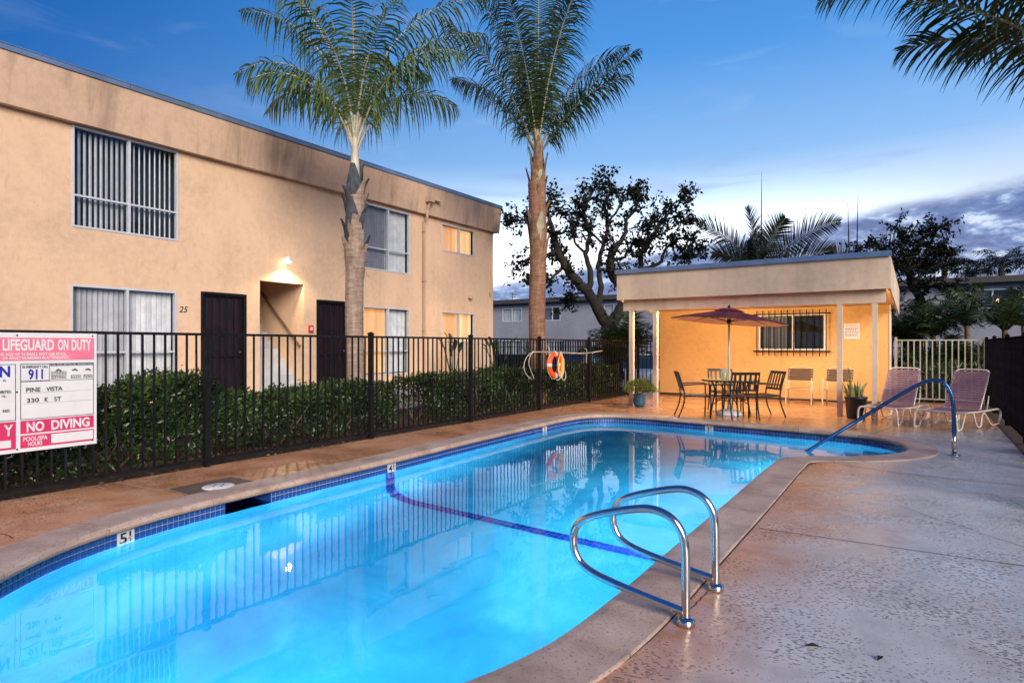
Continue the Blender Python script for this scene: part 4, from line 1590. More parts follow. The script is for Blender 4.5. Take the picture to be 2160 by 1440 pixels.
def az(deg, away=0.0):
    """direction in plan: 0 = to the right of the view, 90 = away, 180 = left, 270 = towards"""
    a = R(deg)
    return VIEW_R * math.cos(a) + VIEW_F * math.sin(a)


def palm_trunk(root, h, r_base, r_mid, r_top, mat, lean=(0, 0), rings=34):
    pts, rs = [], []
    for k in range(rings * 2 + 1):
        s = k / (rings * 2)
        z = h * s
        r = r_mid + (r_base - r_mid) * max(0, 1 - s * 7) ** 1.5
        if s > .7: r = r_mid + (r_top - r_mid) * (s - .7) / .3
        r *= 1.0 + (.022 if k % 2 else -.012) + random.uniform(-.008, .008)
        pts.append((lean[0] * s ** 1.5 + .01 * math.sin(z * 2.1), lean[1] * s ** 1.5 + .01 * math.cos(z * 1.7), z))
        rs.append(r)
    return MB().tube(pts, rs, 18).build('trunk', mat, root, True)


def boots(root, z0, z1, r0, r1, n, mats, wid=.18, ln=.55, fibre=True):
    for k in range(n):
        s = k / max(1, n - 1)
        z = z0 + (z1 - z0) * s
        a = k * 2.4 + random.uniform(-.3, .3)
        r = r0 + (r1 - r0) * s
        ca, sa_ = math.cos(a), math.sin(a)
        out = Vector((ca, sa_, 0)); tg = Vector((-sa_, ca, 0)); up = Vector((0, 0, 1))
        b = Vector((0, 0, z)) + out * (r * .93)
        l_ = ln * random.uniform(.7, 1.2)
        wdt = wid * random.uniform(.8, 1.15)
        vs = []
        for q, (f, wf, of) in enumerate(((0, 1, 0), (.35, .95, .025), (.7, .62, .06), (1, .25, .10 + random.uniform(0, .06)))):
            c = b + up * (l_ * f) + out * of
            for e_ in (-1, 0, 1):
                vs.append(c + tg * (wdt * wf * e_) - out * (abs(e_) * wdt * wf * .38) + out * (.02 if e_ == 0 else 0))
        fs = [(i * 3 + j, i * 3 + j + 1, i * 3 + j + 4, i * 3 + j + 3) for i in range(3) for j in range(2)]
        MB().add(vs, fs).build('leaf_base', random.choice(mats), root, True)
    if fibre:
        fb = MB()
        for k in range(70):
            a = random.uniform(0, 6.28)
            z = random.uniform(z0, z1 + .2)
            r = r0 + (r1 - r0) * (z - z0) / (z1 - z0)
            p = Vector((math.cos(a) * r, math.sin(a) * r, z))
            d = Vector((math.cos(a) + random.uniform(-.6, .6), math.sin(a) + random.uniform(-.6, .6), random.uniform(-1, .8))).normalized()
            L_ = random.uniform(.08, .22)
            fb.tube([p, p + d * L_ * .5, p + d * L_ + Vector((0, 0, -.03))], [.004, .003, .001], 3, False)
        tag(fb.build('fibre', M['boot'], root), kind='stuff')


# ---- palm one: stands in the gap of the hedge
P1 = Vector((-9.02, 8.18, -.02))
palm1 = empty('queen_palm', P1, 0, 'palm with ringed grey trunk and bright fronds rising from the hedge gap', 'palm tree')
palm_trunk(palm1, 4.25, .28, .168, .175, M['trunk_grey'])
boots(palm1, 2.7, 4.3, .178, .12, 20, [M['boot_grey'], M['trunk_grey'], M['boot_grey'], M['boot_grey']], .14, .62)
MB().tube([(0, 0, 4.0), (0, 0, 4.5), (0, 0, 5.1), (.01, 0, 5.7)], [.15, .10, .07, .04], 14).build('crownshaft', M['petiole_white'], palm1, True)
C1 = Vector((0, 0, 5.02))
for (a, e0, L, bend, dz_, dr, sw) in (
        (183, 80, 4.9, 74, .25, 1.0, 0), (174, 78, 3.9, 78, .2, 1.0, .05), (190, 76, 3.1, 122, .05, 1.0, 0), (160, 74, 2.9, 128, 0, 1.0, 0), (205, 74, 2.7, 128, 0, 1.0, -.05),
        (0, 78, 4.1, 84, .25, 1.0, 0), (12, 72, 3.8, 78, .15, 1.0, 0), (-14, 74, 3.2, 104, .05, 1.0, 0), (28, 70, 2.9, 110, 0, 1.0, 0),
        (280, 86, 3.4, 74, .25, 1.0, .0), (250, 82, 3.1, 88, .15, 1.0, .1), (308, 80, 3.2, 92, .15, 1.0, 0),
        (90, 82, 3.5, 80, .15, 1.0, 0), (55, 78, 3.3, 88, .05, 1.0, 0)):
    add_frond(palm1, C1 + Vector((0, 0, dz_)), M['palm_leaf'], M['petiole_white'], az_dir=az(a), e0=R(e0), L=L, bend=R(bend), n=50, lf=.90, lw=.036, droop=1.75, r0=.036, sway=sw, bare=.20, bexp=1.7)
add_frond(palm1, C1 + Vector((0, 0, .4)), M['palm_leaf'], M['petiole'], az_dir=az(270), e0=R(89), L=3.2, bend=R(3), n=10, lf=.10, lw=.012, droop=.1, r0=.03, bare=.4)

# ---- palm two: further along the fence
P2 = dpx(1134, 900, 15.0)
P2.z = -.02
palm2 = empty('queen_palm', P2, 0, 'tall palm with brown ringed trunk and upright dark fronds behind the life ring', 'palm tree')
palm_trunk(palm2, 5.35, .26, .20, .215, M['trunk_brown'])
boots(palm2, 3.3, 5.6, .215, .13, 20, [M['boot'], M['boot'], M['boot'], M['trunk_brown'], M['petiole']], .12, .8)
MB().tube([(0, 0, 5.2), (0, 0, 5.7), (.01, 0, 6.4), (.02, 0, 6.9)], [.2, .13, .085, .05], 14).build('crownshaft', M['petiole'], palm2, True)
C2 = Vector((0, 0, 5.95))
for (a, e0, L, bend, dz_, dr, sw) in (
        (184, 74, 5.0, 20, .2, .9, 0), (172, 78, 4.9, 22, .2, .9, 0), (196, 68, 3.9, 44, 0, 1.0, 0), (160, 64, 3.3, 56, .0, 1.0, 0),
        (-2, 58, 3.6, 34, .0, .9, 0), (10, 66, 3.7, 44, .1, .9, 0), (-16, 56, 2.9, 50, 0, 1.0, 0), (4, 84, 5.1, 12, .25, .9, 0), (-30, 80, 4.6, 24, .2, .9, 0),
        (270, 84, 4.6, 24, .2, .9, 0), (240, 76, 3.8, 36, .1, 1.0, 0), (300, 76, 3.9, 40, .1, 1.0, 0), (90, 80, 4.4, 30, .1, .9, 0), (115, 74, 4.0, 36, 0, 1.0, 0)):
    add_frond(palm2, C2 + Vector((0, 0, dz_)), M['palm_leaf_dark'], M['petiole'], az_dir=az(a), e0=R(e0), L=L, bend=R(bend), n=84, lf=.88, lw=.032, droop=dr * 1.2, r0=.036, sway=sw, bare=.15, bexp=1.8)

# ---- palm three: overhead at the right, trunk beyond the side fence
P3 = dpx(2345, 190, 7.2)
crown3 = P3.z + .02
P3.z = -.02
palm3 = empty('queen_palm', P3, 0, 'palm whose fronds hang into the sky above the side fence', 'palm tree')
palm_trunk(palm3, crown3 - .5, .24, .16, .17, M['trunk_grey'])
C3 = Vector((0, 0, crown3))
MB().tube([(0, 0, crown3 - .6), (0, 0, crown3), (0, 0, crown3 + .5)], [.15, .11, .05], 14).build('crownshaft', M['petiole'], palm3, True)
for (a, e0, L, bend) in ((178, 42, 2.6, 40), (186, 62, 4.4, 118), (165, 66, 3.9, 96), (150, 50, 2.4, 60), (230, 68, 3.3, 90), (270, 62, 3.2, 85), (320, 60, 3.2, 85), (20, 60, 3.2, 85), (90, 65, 3.2, 80), (60, 60, 3.2, 80)):
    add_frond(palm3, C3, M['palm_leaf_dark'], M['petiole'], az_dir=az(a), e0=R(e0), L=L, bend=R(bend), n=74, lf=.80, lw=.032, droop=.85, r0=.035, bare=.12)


# ---- hedges
def hedge(name, x0, x1, y0, y1, hfun, n, label, gap_low=.36):
    root = empty(name, ((x0 + x1) / 2, (y0 + y1) / 2, -.02), 0, label, 'hedge', 'clipped hedges behind the fence')
    cx, cy = (x0 + x1) / 2, (y0 + y1) / 2
    P = np.empty((0, 3)); N = np.empty((0, 3))
    k = n
    y = RNG.uniform(y0, y1, k)
    hh = np.array([hfun(v) for v in y])
    face = RNG.random(k)
    # front face, top, back, interior
    u = RNG.random(k)
    px = np.where(face < .42, x1 - np.abs(RNG.normal(0, .13, k)), np.where(face < .74, RNG.uniform(x0, x1, k), np.where(face < .84, x0 + np.abs(RNG.normal(0, .08, k)), RNG.uniform(x0, x1, k))))
    pz = np.where((face >= .42) & (face < .74), hh - np.abs(RNG.normal(0, .06, k)), gap_low * RNG.random(k) ** 2 + (hh - gap_low * .4) * (1 - (1 - u) ** 1.0) * .98 + .02)
    pz = np.minimum(pz, hh)
    lump = .07 * np.sin(y * 5.3 + pz * 4) + .05 * np.sin(y * 11.7 + 1.3) + .05 * np.sin(pz * 9 + y * 2.2)
    px = px + lump
    pz = pz + np.where((face >= .42) & (face < .74), lump * .6 + RNG.normal(0, .035, k) + .05 * (RNG.random(k) < .03), 0)
    keep = (pz > gap_low) | (RNG.random(k) < .32)
    y, px, pz, face = y[keep], px[keep], pz[keep], face[keep]
    k = len(y)
    P = np.stack([px - cx, y - cy, pz], 1)
    nx_ = np.where(face < .42, 1.0, np.where(face < .74, .2, .5))
    nz_ = np.where((face >= .42) & (face < .74), 1.2, .35)
    N = np.stack([nx_, np.zeros(k), nz_], 1) + RNG.normal(0, .55, (k, 3))
    D = np.cross(N, rand_dirs(k)) + np.array([.25, 0, .45])
    Lf = RNG.uniform(.04, .085, k); Wf = Lf * RNG.uniform(.48, .62, k)
    V_, F_ = leaf_arrays(P, D, N, Lf, Wf)
    tip = (RNG.random(k) < np.clip((pz - (np.array([hfun(v) for v in y]) - .22)) * 1.6, .012, .30))
    F2 = F_.reshape(2, k, 4)
    o1 = np_mesh('foliage', *sub_mesh(V_, F2[:, ~tip].reshape(-1, 4)), M['hedge_leaf'], root)
    o2 = np_mesh('new_growth', *sub_mesh(V_, F2[:, tip].reshape(-1, 4)), M['hedge_tip'], root)
    tag(o1, kind='stuff'); tag(o2, kind='stuff')
    st_ = MB()
    yy = y0 + .1
    while yy < y1:
        bx = random.uniform(x0 + .25, x1 - .2)
        for q in range(random.randint(3, 5)):
            h_ = hfun(yy) * random.uniform(.55, .9)
            p0 = Vector((bx - cx + random.uniform(-.06, .06), yy - cy + random.uniform(-.08, .08), 0))
            p1 = p0 + Vector((random.uniform(-.15, .3), random.uniform(-.2, .2), h_ * .5))
            p2 = p1 + Vector((random.uniform(-.15, .2), random.uniform(-.2, .2), h_ * .5))
            st_.tube([p0, p1, p2], [.016, .011, .005], 5, False)
        yy += random.uniform(.18, .32)
    tag(st_.build('stem', M['twig'], root), kind='stuff')
    return root


def sub_mesh(V_, F_):
    ids, inv = np.unique(F_, return_inverse=True)
    return V_[ids], inv.reshape(F_.shape)


def hA(y):
    b = .72 + .035 * math.sin(y * 1.9) + .02 * math.sin(y * 5.3)
    return b + .27 * math.exp(-((y - 4.15) / .5) ** 2) + .10 * math.exp(-((y - 3.0) / .6) ** 2)


def hB(y):
    return .79 + .03 * math.sin(y * 1.7 + 1) + .02 * math.sin(y * 4.7)


hedge('hedge', -8.55, -7.42, -1.5, 7.72, hA, 72000, 'clipped dark green hedge between the rules board and the grey-trunked palm')
hedge('hedge', -8.55, -7.42, 8.66, 16.8, hB, 58000, 'clipped dark green hedge between the grey-trunked palm and the cabana')
# pale grassy clump at the foot of palm one
cl_ = empty('grass_clump', (-8.35, 8.32, 0), 0, 'small bright green leafy clump at the foot of the grey-trunked palm', 'plant')
k = 260
Pn = np.stack([RNG.normal(0, .08, k), RNG.normal(0, .10, k), RNG.uniform(0, .35, k)], 1)
V_, F_ = leaf_arrays(Pn, rand_dirs(k) * .6 + np.array([0, 0, .8]), rand_dirs(k) + np.array([.6, 0, .3]), RNG.uniform(.07, .13, k), RNG.uniform(.02, .04, k))
tag(np_mesh('foliage', V_, F_, M['hedge_tip'], cl_), kind='stuff')
# leaf litter along the fence foot
k = 2600
Pn = np.stack([XF - .42 + RNG.normal(0, .22, k), RNG.uniform(-1, 16.6, k), np.full(k, .012) + RNG.uniform(0, .012, k)], 1)
Pn[:, 0] = np.where(RNG.random(k) < .14, XF + np.abs(RNG.normal(0, .07, k)), Pn[:, 0])
Pn[:, 2] = np.where(Pn[:, 0] < XF - .05, Pn[:, 2] + .02, Pn[:, 2])
V_, F_ = leaf_arrays(Pn, np.stack([RNG.normal(size=k), RNG.normal(size=k), RNG.normal(0, .12, k)], 1), np.array([[0, 0, 1]]) + RNG.normal(0, .25, (k, 3)), RNG.uniform(.025, .06, k), RNG.uniform(.012, .03, k))
tag(tag(np_mesh('leaf_litter', V_, F_, M['litter']), 'dry brown leaves scattered along the foot of the fence', 'leaf litter'), kind='stuff')


# ---- broad-leaved plants against the building
def paddle_plant(loc, n, h_, label):
    root = empty('bird_of_paradise_plant', loc, 0, label, 'plant', 'broad-leaved plants by the building')
    for k in range(n):
        a = random.uniform(0, 6.28)
        tilt = random.uniform(.05, .38)
        hh = h_ * random.uniform(.65, 1.05)
        d = Vector((math.cos(a) * math.sin(tilt), math.sin(a) * math.sin(tilt), math.cos(tilt)))
        top = d * hh
        st_ = MB().tube([(0, 0, 0), top * .5, top], [.014, .011, .007], 5)
        dd = (d + Vector((math.cos(a), math.sin(a), 0)) * .35).normalized()
        sdv = dd.cross(Vector((0, 0, 1))).normalized()
        ll, ww = random.uniform(.3, .45), random.uniform(.09, .13)
        b = MB()
        rows = []
        for j in range(6):
            s = j / 5
            c = top + dd * ll * s - Vector((0, 0, .10 * s * s))
            w_ = ww * math.sin(math.pi * (s * .86 + .10)) * .5 + .003
            rows += [c - sdv * w_ + Vector((0, 0, w_ * .5)), c, c + sdv * w_ + Vector((0, 0, w_ * .5))]
        b.add(rows, [(i * 3 + q, i * 3 + q + 1, i * 3 + q + 4, i * 3 + q + 3) for i in range(5) for q in range(2)])
        o = b.build('leaf', M['bird_leaf'], root, True)
        st_.build('stalk', M['bird_leaf'], o, True)


paddle_plant((-10.6, 13.1, .28), 9, 1.25, 'upright broad-leaved plant by the downpipe behind the hedge')
paddle_plant((-10.3, 14.7, .28), 10, 1.2, 'upright broad-leaved plant below the small glowing lower window')
paddle_plant((-10.0, 16.3, .28), 8, 1.05, 'upright broad-leaved plant at the end corner of the peach building')


# ---- gnarled trees behind
def gnarled_tree(name, branches, d, base_px, label, seed, leaf_n, leaf_sz=.10, dz_sway=1.2, twig_from=.22):
    random.seed(seed)
    b0 = dpx(*base_px, d)
    b0.z = -.4
    root = empty(name, b0, 0, label, 'tree')
    tr = MB()
    ends = []
    for br in branches:
        r0, r1, depth = br[0], br[1], br[2]
        pts = br[3]
        P_ = []
        for q, (x, y) in enumerate(pts):
            s = q / max(1, len(pts) - 1)
            p = dpx(x, y, d + depth[0] + (depth[1] - depth[0]) * s)
            P_.append(p - b0)
        # refine
        Q_ = []
        for i in range(len(P_) - 1):
            for k in range(4):
                s = k / 4
                p0, p1, p2, p3 = P_[max(0, i - 1)], P_[i], P_[i + 1], P_[min(len(P_) - 1, i + 2)]
                Q_.append(.5 * ((2 * p1) + (p2 - p0) * s + (2 * p0 - 5 * p1 + 4 * p2 - p3) * s * s + (3 * p1 - p0 - 3 * p2 + p3) * s ** 3) + Vector((random.uniform(-1, 1), random.uniform(-1, 1), random.uniform(-1, 1))) * .03)
        Q_.append(P_[-1])
        n = len(Q_)
        r0, r1 = r0 * .74, r1 * .8
        tr.tube(Q_, [r0 + (r1 - r0) * (i / (n - 1)) ** .8 for i in range(n)], 8)
        for i, q in enumerate(Q_):
            if i / n > twig_from and r0 < .30:
                ends.append((q, (Q_[min(n - 1, i + 1)] - Q_[max(0, i - 1)]).normalized(), i / n))
    tr.build('trunk', M['bark'], root, True)
    tw = MB()
    LP, LD = [], []
    for (p, t, s) in ends:
        for _ in range(2 if s < .6 else 3):
            d_ = (t * .5 + Vector((random.gauss(0, 1), random.gauss(0, 1), random.gauss(.15, .8)))).normalized()
            L_ = random.uniform(.25, .75)
            q1 = p + d_ * L_ * .5
            d2 = (d_ + Vector((random.gauss(0, .4), random.gauss(0, .4), random.gauss(0, .4)))).normalized()
            q2 = q1 + d2 * L_ * .5
            tw.tube([p, q1, q2], [.018, .010, .004], 4, False)
            for _k in range(leaf_n):
                f = random.uniform(.25, 1.08)
                c = p.lerp(q1, min(1, f * 2)) if f < .5 else q1.lerp(q2, f * 2 - 1)
                LP.append(c + Vector((random.gauss(0, .05), random.gauss(0, .05), random.gauss(0, .045))))
    tag(tw.build('twig', M['bark'], root), kind='stuff')
    LP = np.array([tuple(v) for v in LP])
    k = len(LP)
    V_, F_ = leaf_arrays(LP, rand_dirs(k) + np.array([0, 0, -.35]), rand_dirs(k), RNG.uniform(.6, 1.25, k) * leaf_sz, RNG.uniform(.6, 1.1, k) * leaf_sz * .7)
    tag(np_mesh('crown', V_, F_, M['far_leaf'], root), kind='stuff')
    return root


T1 = [
    (.46, .36, (0, 0), [(1296, 800), (1292, 745), (1286, 700), (1281, 678)]),
    (.30, .14, (0, -.6), [(1283, 690), (1262, 650), (1240, 615), (1213, 590), (1192, 560), (1176, 525), (1166, 495)]),
    (.13, .04, (-.6, -1.0), [(1166, 495), (1160, 465), (1150, 440), (1160, 418)]),
    (.10, .02, (-.5, -1.5), [(1176, 525), (1150, 540), (1118, 545), (1088, 560)]),
    (.10, .02, (-.5, -1.3), [(1166, 495), (1135, 475), (1105, 462), (1070, 474)]),
    (.09, .02, (-.3, -.9), [(1192, 560), (1170, 580), (1150, 592), (1128, 590)]),
    (.16, .05, (-.3, .2), [(1240, 615), (1246, 575), (1236, 535), (1244, 495), (1232, 455), (1240, 420), (1256, 395)]),
    (.08, .02, (0, .5), [(1236, 535), (1212, 510), (1205, 480), (1190, 450)]),
    (.16, .04, (0, .8), [(1262, 650), (1268, 605), (1262, 560), (1274, 515), (1282, 470), (1276, 430), (1290, 400), (1284, 378)]),
    (.07, .02, (.5, 1.2), [(1282, 470), (1305, 440), (1318, 410), (1345, 396)]),
    (.07, .02, (.3, -.2), [(1274, 515), (1255, 500), (1222, 470), (1215, 430)]),
    (.30, .15, (0, .4), [(1283, 690), (1304, 662), (1318, 632), (1312, 602), (1292, 582), (1286, 552), (1298, 520)]),
    (.13, .04, (.4, .9), [(1298, 520), (1318, 495), (1322, 465), (1340, 438), (1352, 410)]),
    (.09, .02, (.4, 1.6), [(1286, 552), (1318, 540), (1330, 520), (1360, 512)]),
    (.18, .07, (.2, -.6), [(1318, 632), (1336, 600), (1350, 570), (1352, 535), (1376, 500), (1392, 470)]),
    (.07, .015, (-.6, -1.1), [(1392, 470), (1410, 450), (1430, 432), (1446, 410)]),
    (.07, .015, (-.5, -.3), [(1376, 500), (1400, 492), (1430, 470), (1452, 462)]),
    (.10, .02, (-.4, -1.2), [(1350, 570), (1390, 556), (1402, 530), (1420, 508), (1450, 505), (1480, 520)]),
    (.06, .015, (-.6, -1.0), [(1420, 508), (1436, 530), (1444, 548)]),
    (.08, .02, (-.2, .4), [(1352, 535), (1368, 520), (1366, 480), (1380, 450)]),
    (.07, .02, (-.3, .1), [(1240, 615), (1212, 620), (1200, 638)]),
]
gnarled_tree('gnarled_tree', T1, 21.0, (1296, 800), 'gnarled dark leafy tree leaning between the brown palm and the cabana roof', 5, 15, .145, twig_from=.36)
T2 = [
    (.36, .30, (0, 0), [(1930, 800), (1924, 750), (1912, 712)]),
    (.24, .16, (0, .3), [(1912, 712), (1890, 690), (1878, 660), (1872, 620)]),
    (.26, .14, (0, -.3), [(1912, 712), (1930, 670), (1942, 640), (1926, 600), (1915, 570)]),
    (.12, .03, (-.3, .6), [(1915, 570), (1888, 545), (1862, 525), (1830, 520), (1800, 530)]),
    (.12, .03, (-.3, -.9), [(1915, 570), (1920, 540), (1938, 515), (1960, 492), (1995, 474)]),
    (.12, .03, (-.3, .9), [(1926, 600), (1950, 575), (1985, 560), (2010, 552)]),
    (.09, .02, (-.3, -1.2), [(1926, 600), (1960, 605), (1990, 598), (2025, 612)]),
    (.09, .02, (-.3, .2), [(1915, 570), (1900, 530), (1905, 500), (1890, 480)]),
    (.09, .02, (-.3, -.6), [(1938, 515), (1968, 520), (1996, 528)]),
    (.09, .02, (-.3, -.6), [(1915, 570), (1945, 550), (1970, 545), (1990, 520)]),
    (.08, .02, (-.3, .9), [(1920, 540), (1935, 560), (1960, 570)]),
]
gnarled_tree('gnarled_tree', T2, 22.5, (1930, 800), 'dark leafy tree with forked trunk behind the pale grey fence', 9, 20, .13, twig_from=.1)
random.seed(21)


# ---- palms behind the cabana and far palms
def small_palm(name, px, py, d, fronds, label, trunk_r=.16, leaf='far_leaf', lf=.42, n=34, zb=-.4, pet='bark', spear=(), group=None, lw=.035, droop=.35, twist=0.0):
    c = dpx(px, py, d)
    root = empty(name, (c.x, c.y, zb), 0, label, 'palm tree' if 'palm' in name and 'shrub' not in name else 'plant', group)
    H_ = c.z - zb
    MB().tube([(0, 0, 0), (.02, .02, H_ * .5), (0, 0, H_), (0, 0, H_ + .25)], [trunk_r * 1.2, trunk_r, trunk_r, trunk_r * .5], 10).build('trunk', M['boot'] if leaf != 'far_leaf' else M['bark'], root, True)
    for (a, e0, L, bend) in fronds:
        add_frond(root, Vector((0, 0, H_)), M[leaf], M[pet], az_dir=az(a), e0=R(e0), L=L, bend=R(bend), n=n, lf=lf, lw=lw, droop=droop, r0=.03, bare=.14, twist=twist)
    for (dx, L) in spear:
        MB().tube([(dx, 0, H_), (dx * 1.3, 0, H_ + L * .6), (dx * 1.5, 0, H_ + L)], [.03, .02, .004], 5).build('spear_leaf', M[leaf], root)
    return root


small_palm('feather_palm', 1602, 585, 22, [(181, 58, 3.0, 40), (178, 48, 1.9, 50), (-2, 52, 3.5, 40), (4, 30, 2.9, 24), (196, 84, 2.5, 14), (-30, 80, 2.2, 30), (90, 75, 1.8, 40)],
           'dark feather palm with tall spear leaf behind the cabana roof', spear=((.05, 3.7),), lf=.80, lw=.042, n=50, droop=.22, twist=R(62))
small_palm('feather_palm', 1800, 590, 23, [(2, 44, 3.6, 34), (-6, 30, 2.4, 42), (175, 70, 1.3, 40)],
           'dark feather palm with two spear leaves beside the forked tree', spear=((-.12, 2.9), (.1, 3.1)), lf=.80, lw=.042, n=50, droop=.22, twist=R(62))
small_palm('feather_palm', 1935, 665, 20.5, [(180, 30, 1.7, 90), (-10, 20, 1.6, 110), (185, 60, 1.6, 120), (0, 60, 1.7, 130), (250, 50, 1.5, 120)],
           'drooping feather palm in front of the forked tree', leaf='shrub_leaf', lf=.45, pet='shrub_leaf')
for (px, py, d, lb, e_) in ((1992, 566, 46, 'far feathery palm crown above the far roof beside the forked tree', 0), (2052, 586, 50, 'low far palm crown above the far roof line', 20), (2112, 568, 46, 'far feathery palm crown rising over the far lit window', 0), (2190, 575, 48, 'far palm crown past the far lit window', 10)):
    small_palm('feather_palm', px, py, d, [(a + e_, e0, 2.6, bd) for a, e0, bd in ((0, 55, 110), (40, 40, 100), (140, 40, 100), (180, 55, 110), (210, 35, 100), (320, 45, 110), (270, 70, 80), (90, 75, 70), (165, 75, 90), (15, 75, 90))],
               lb, lf=.8, n=30, droop=1.1, group='far palms over the roof', trunk_r=.2, lw=.06)
# palm shrubs
fan = [(0, 50, 1.3, 60), (30, 60, 1.3, 70), (60, 40, 1.2, 60), (100, 60, 1.3, 70), (140, 45, 1.2, 70), (180, 50, 1.3, 60), (215, 60, 1.3, 80), (250, 45, 1.3, 80), (290, 55, 1.3, 80), (325, 50, 1.3, 70), (200, 80, 1.2, 50), (20, 80, 1.2, 50), (300, 76, 1.2, 60)]
for (px, py, d, s_, lb) in ((1915, 730, 20.3, 1.0, 'green palm shrub next to the cabana corner'), (1968, 712, 19.6, 1.0, 'green palm shrub behind the middle of the pale grey fence'), (2040, 690, 20.5, 1.15, 'tall green palm shrub below the far lit window'),
                            (2120, 700, 18.0, 1.2, 'green palm shrub over the dark side fence'), (2010, 775, 19.3, .85, 'low palm shrub at the foot of the pale grey fence'), (1945, 800, 18.9, .8, 'low palm shrub pressed against the pale grey fence by the cabana'), (2050, 790, 18.9, .8, 'low palm shrub in the corner of the pale and black fences'), (2160, 690, 21, 1.1, 'palm shrub against the far wall past the lit window'),
                            (1330, 735, 19.6, 1.0, 'palm shrub growing below the leaning gnarled tree'), (1300, 770, 19.2, .9, 'low palm shrub at the end of the long black fence')):
    small_palm('palm_shrub', px, py, d, [(a + px, e0, L * s_ * 1.2, b) for a, e0, L, b in fan], lb, trunk_r=.08, leaf='shrub_leaf', lf=.46, n=34, pet='shrub_leaf', group='palm shrubs beyond the fences')
# ground cover leaves in the dark bed
k = 5200
Pn = np.stack([RNG.uniform(-.5, 4.5, k), RNG.uniform(18.42, 20.8, k), RNG.random(k) ** 1.6 * 1.0 - .1], 1)
V_, F_ = leaf_arrays(Pn, rand_dirs(k) + np.array([0, 0, .6]), rand_dirs(k) + np.array([0, -.6, .4]), RNG.uniform(.08, .2, k), RNG.uniform(.03, .07, k))
tag(tag(np_mesh('ground_cover', V_, F_, M['shrub_leaf']), 'low dark green ground cover behind the pale grey fence', 'ground cover'), kind='stuff')

# ================================================================== FAR BUILDING
fb = empty('far_apartment_building', (-12, 39, -.4), 0, 'long white apartment block with shade-toned walls and dark roof edge beyond the car park', 'building')
fb.location = (0, 0, 0)
YB = 39.0
wins = [(-26.78, -25.06, 3.17, 4.17), (-23.09, -21.75, 3.18, 4.17), (-18.3, -16.9, 3.18, 4.2), (-13.2, -11.6, 3.18, 4.2), (1.89, 3.75, 3.25, 4.2), (-26.9, -25.0, .7, 1.75), (-23.1, -21.5, .7, 1.75), (7.5, 9.2, 3.2, 4.2)]
BX0, BX1 = -45.0, 16.0
fm = facade((BX0, YB, -.4), (1, 0, 0), (0, 0, 1), (0, -1, 0), BX1 - BX0, 5.0, [(a - BX0, b - BX0, c + .4, d + .4) for a, b, c, d in wins], .1)
fm.add([(BX0, YB, -.4), (BX0, YB + 9, -.4), (BX0, YB + 9, 4.6), (BX0, YB, 4.6)], [(0, 1, 2, 3)])
fm.add([(BX1, YB, -.4), (BX1, YB + 9, -.4), (BX1, YB + 9, 4.6), (BX1, YB, 4.6)], [(0, 1, 2, 3)])
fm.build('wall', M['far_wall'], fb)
MB().bb(BX0 - .4, BX1 + .4, YB - .55, YB + 9.4, 4.50, 4.80).build('roof', M['far_trim'], fb)
fF = lambda u, v, n: Vector((u, YB - n, v))
for k, (a, b, c, d) in enumerate(wins):
    lit = k == 4
    window(fb, fF, a, b, c, d, slatL='slat_dark' if k in (1,) else ('slat_dark' if lit else 'slat'), slatR=None if lit or k == 1 else 'slat', room='dark', label=('dark window with a small lamp glowing inside' if lit else None), fw=.05)
MB().lathe([(.02, 0), (.07, .05), (.09, .12), (.02, .16)], 10, (3.05, YB + .35, 3.55)).build('lamp_glow', emis_mat('far_lamp_glow', (1, .55, .2), 5.0), fb)
MB().bb(2.98, 3.12, YB + .33, YB + .37, 3.26, 3.55).build('lamp_stand', M['handrail_wood'], fb)
an = MB().tube([(-27.2, YB + 2, 4.8), (-27.2, YB + 2, 5.55)], .025, 5).tube([(-27.6, YB + 2, 5.35), (-26.8, YB + 2, 5.4)], .02, 5).tube([(-27.5, YB + 2, 5.2), (-26.9, YB + 2, 5.22)], .02, 5).tube([(-27.2, YB + 1.6, 5.45), (-27.2, YB + 2.4, 5.45)], .02, 5)
an.build('aerial', M['far_trim'], fb)


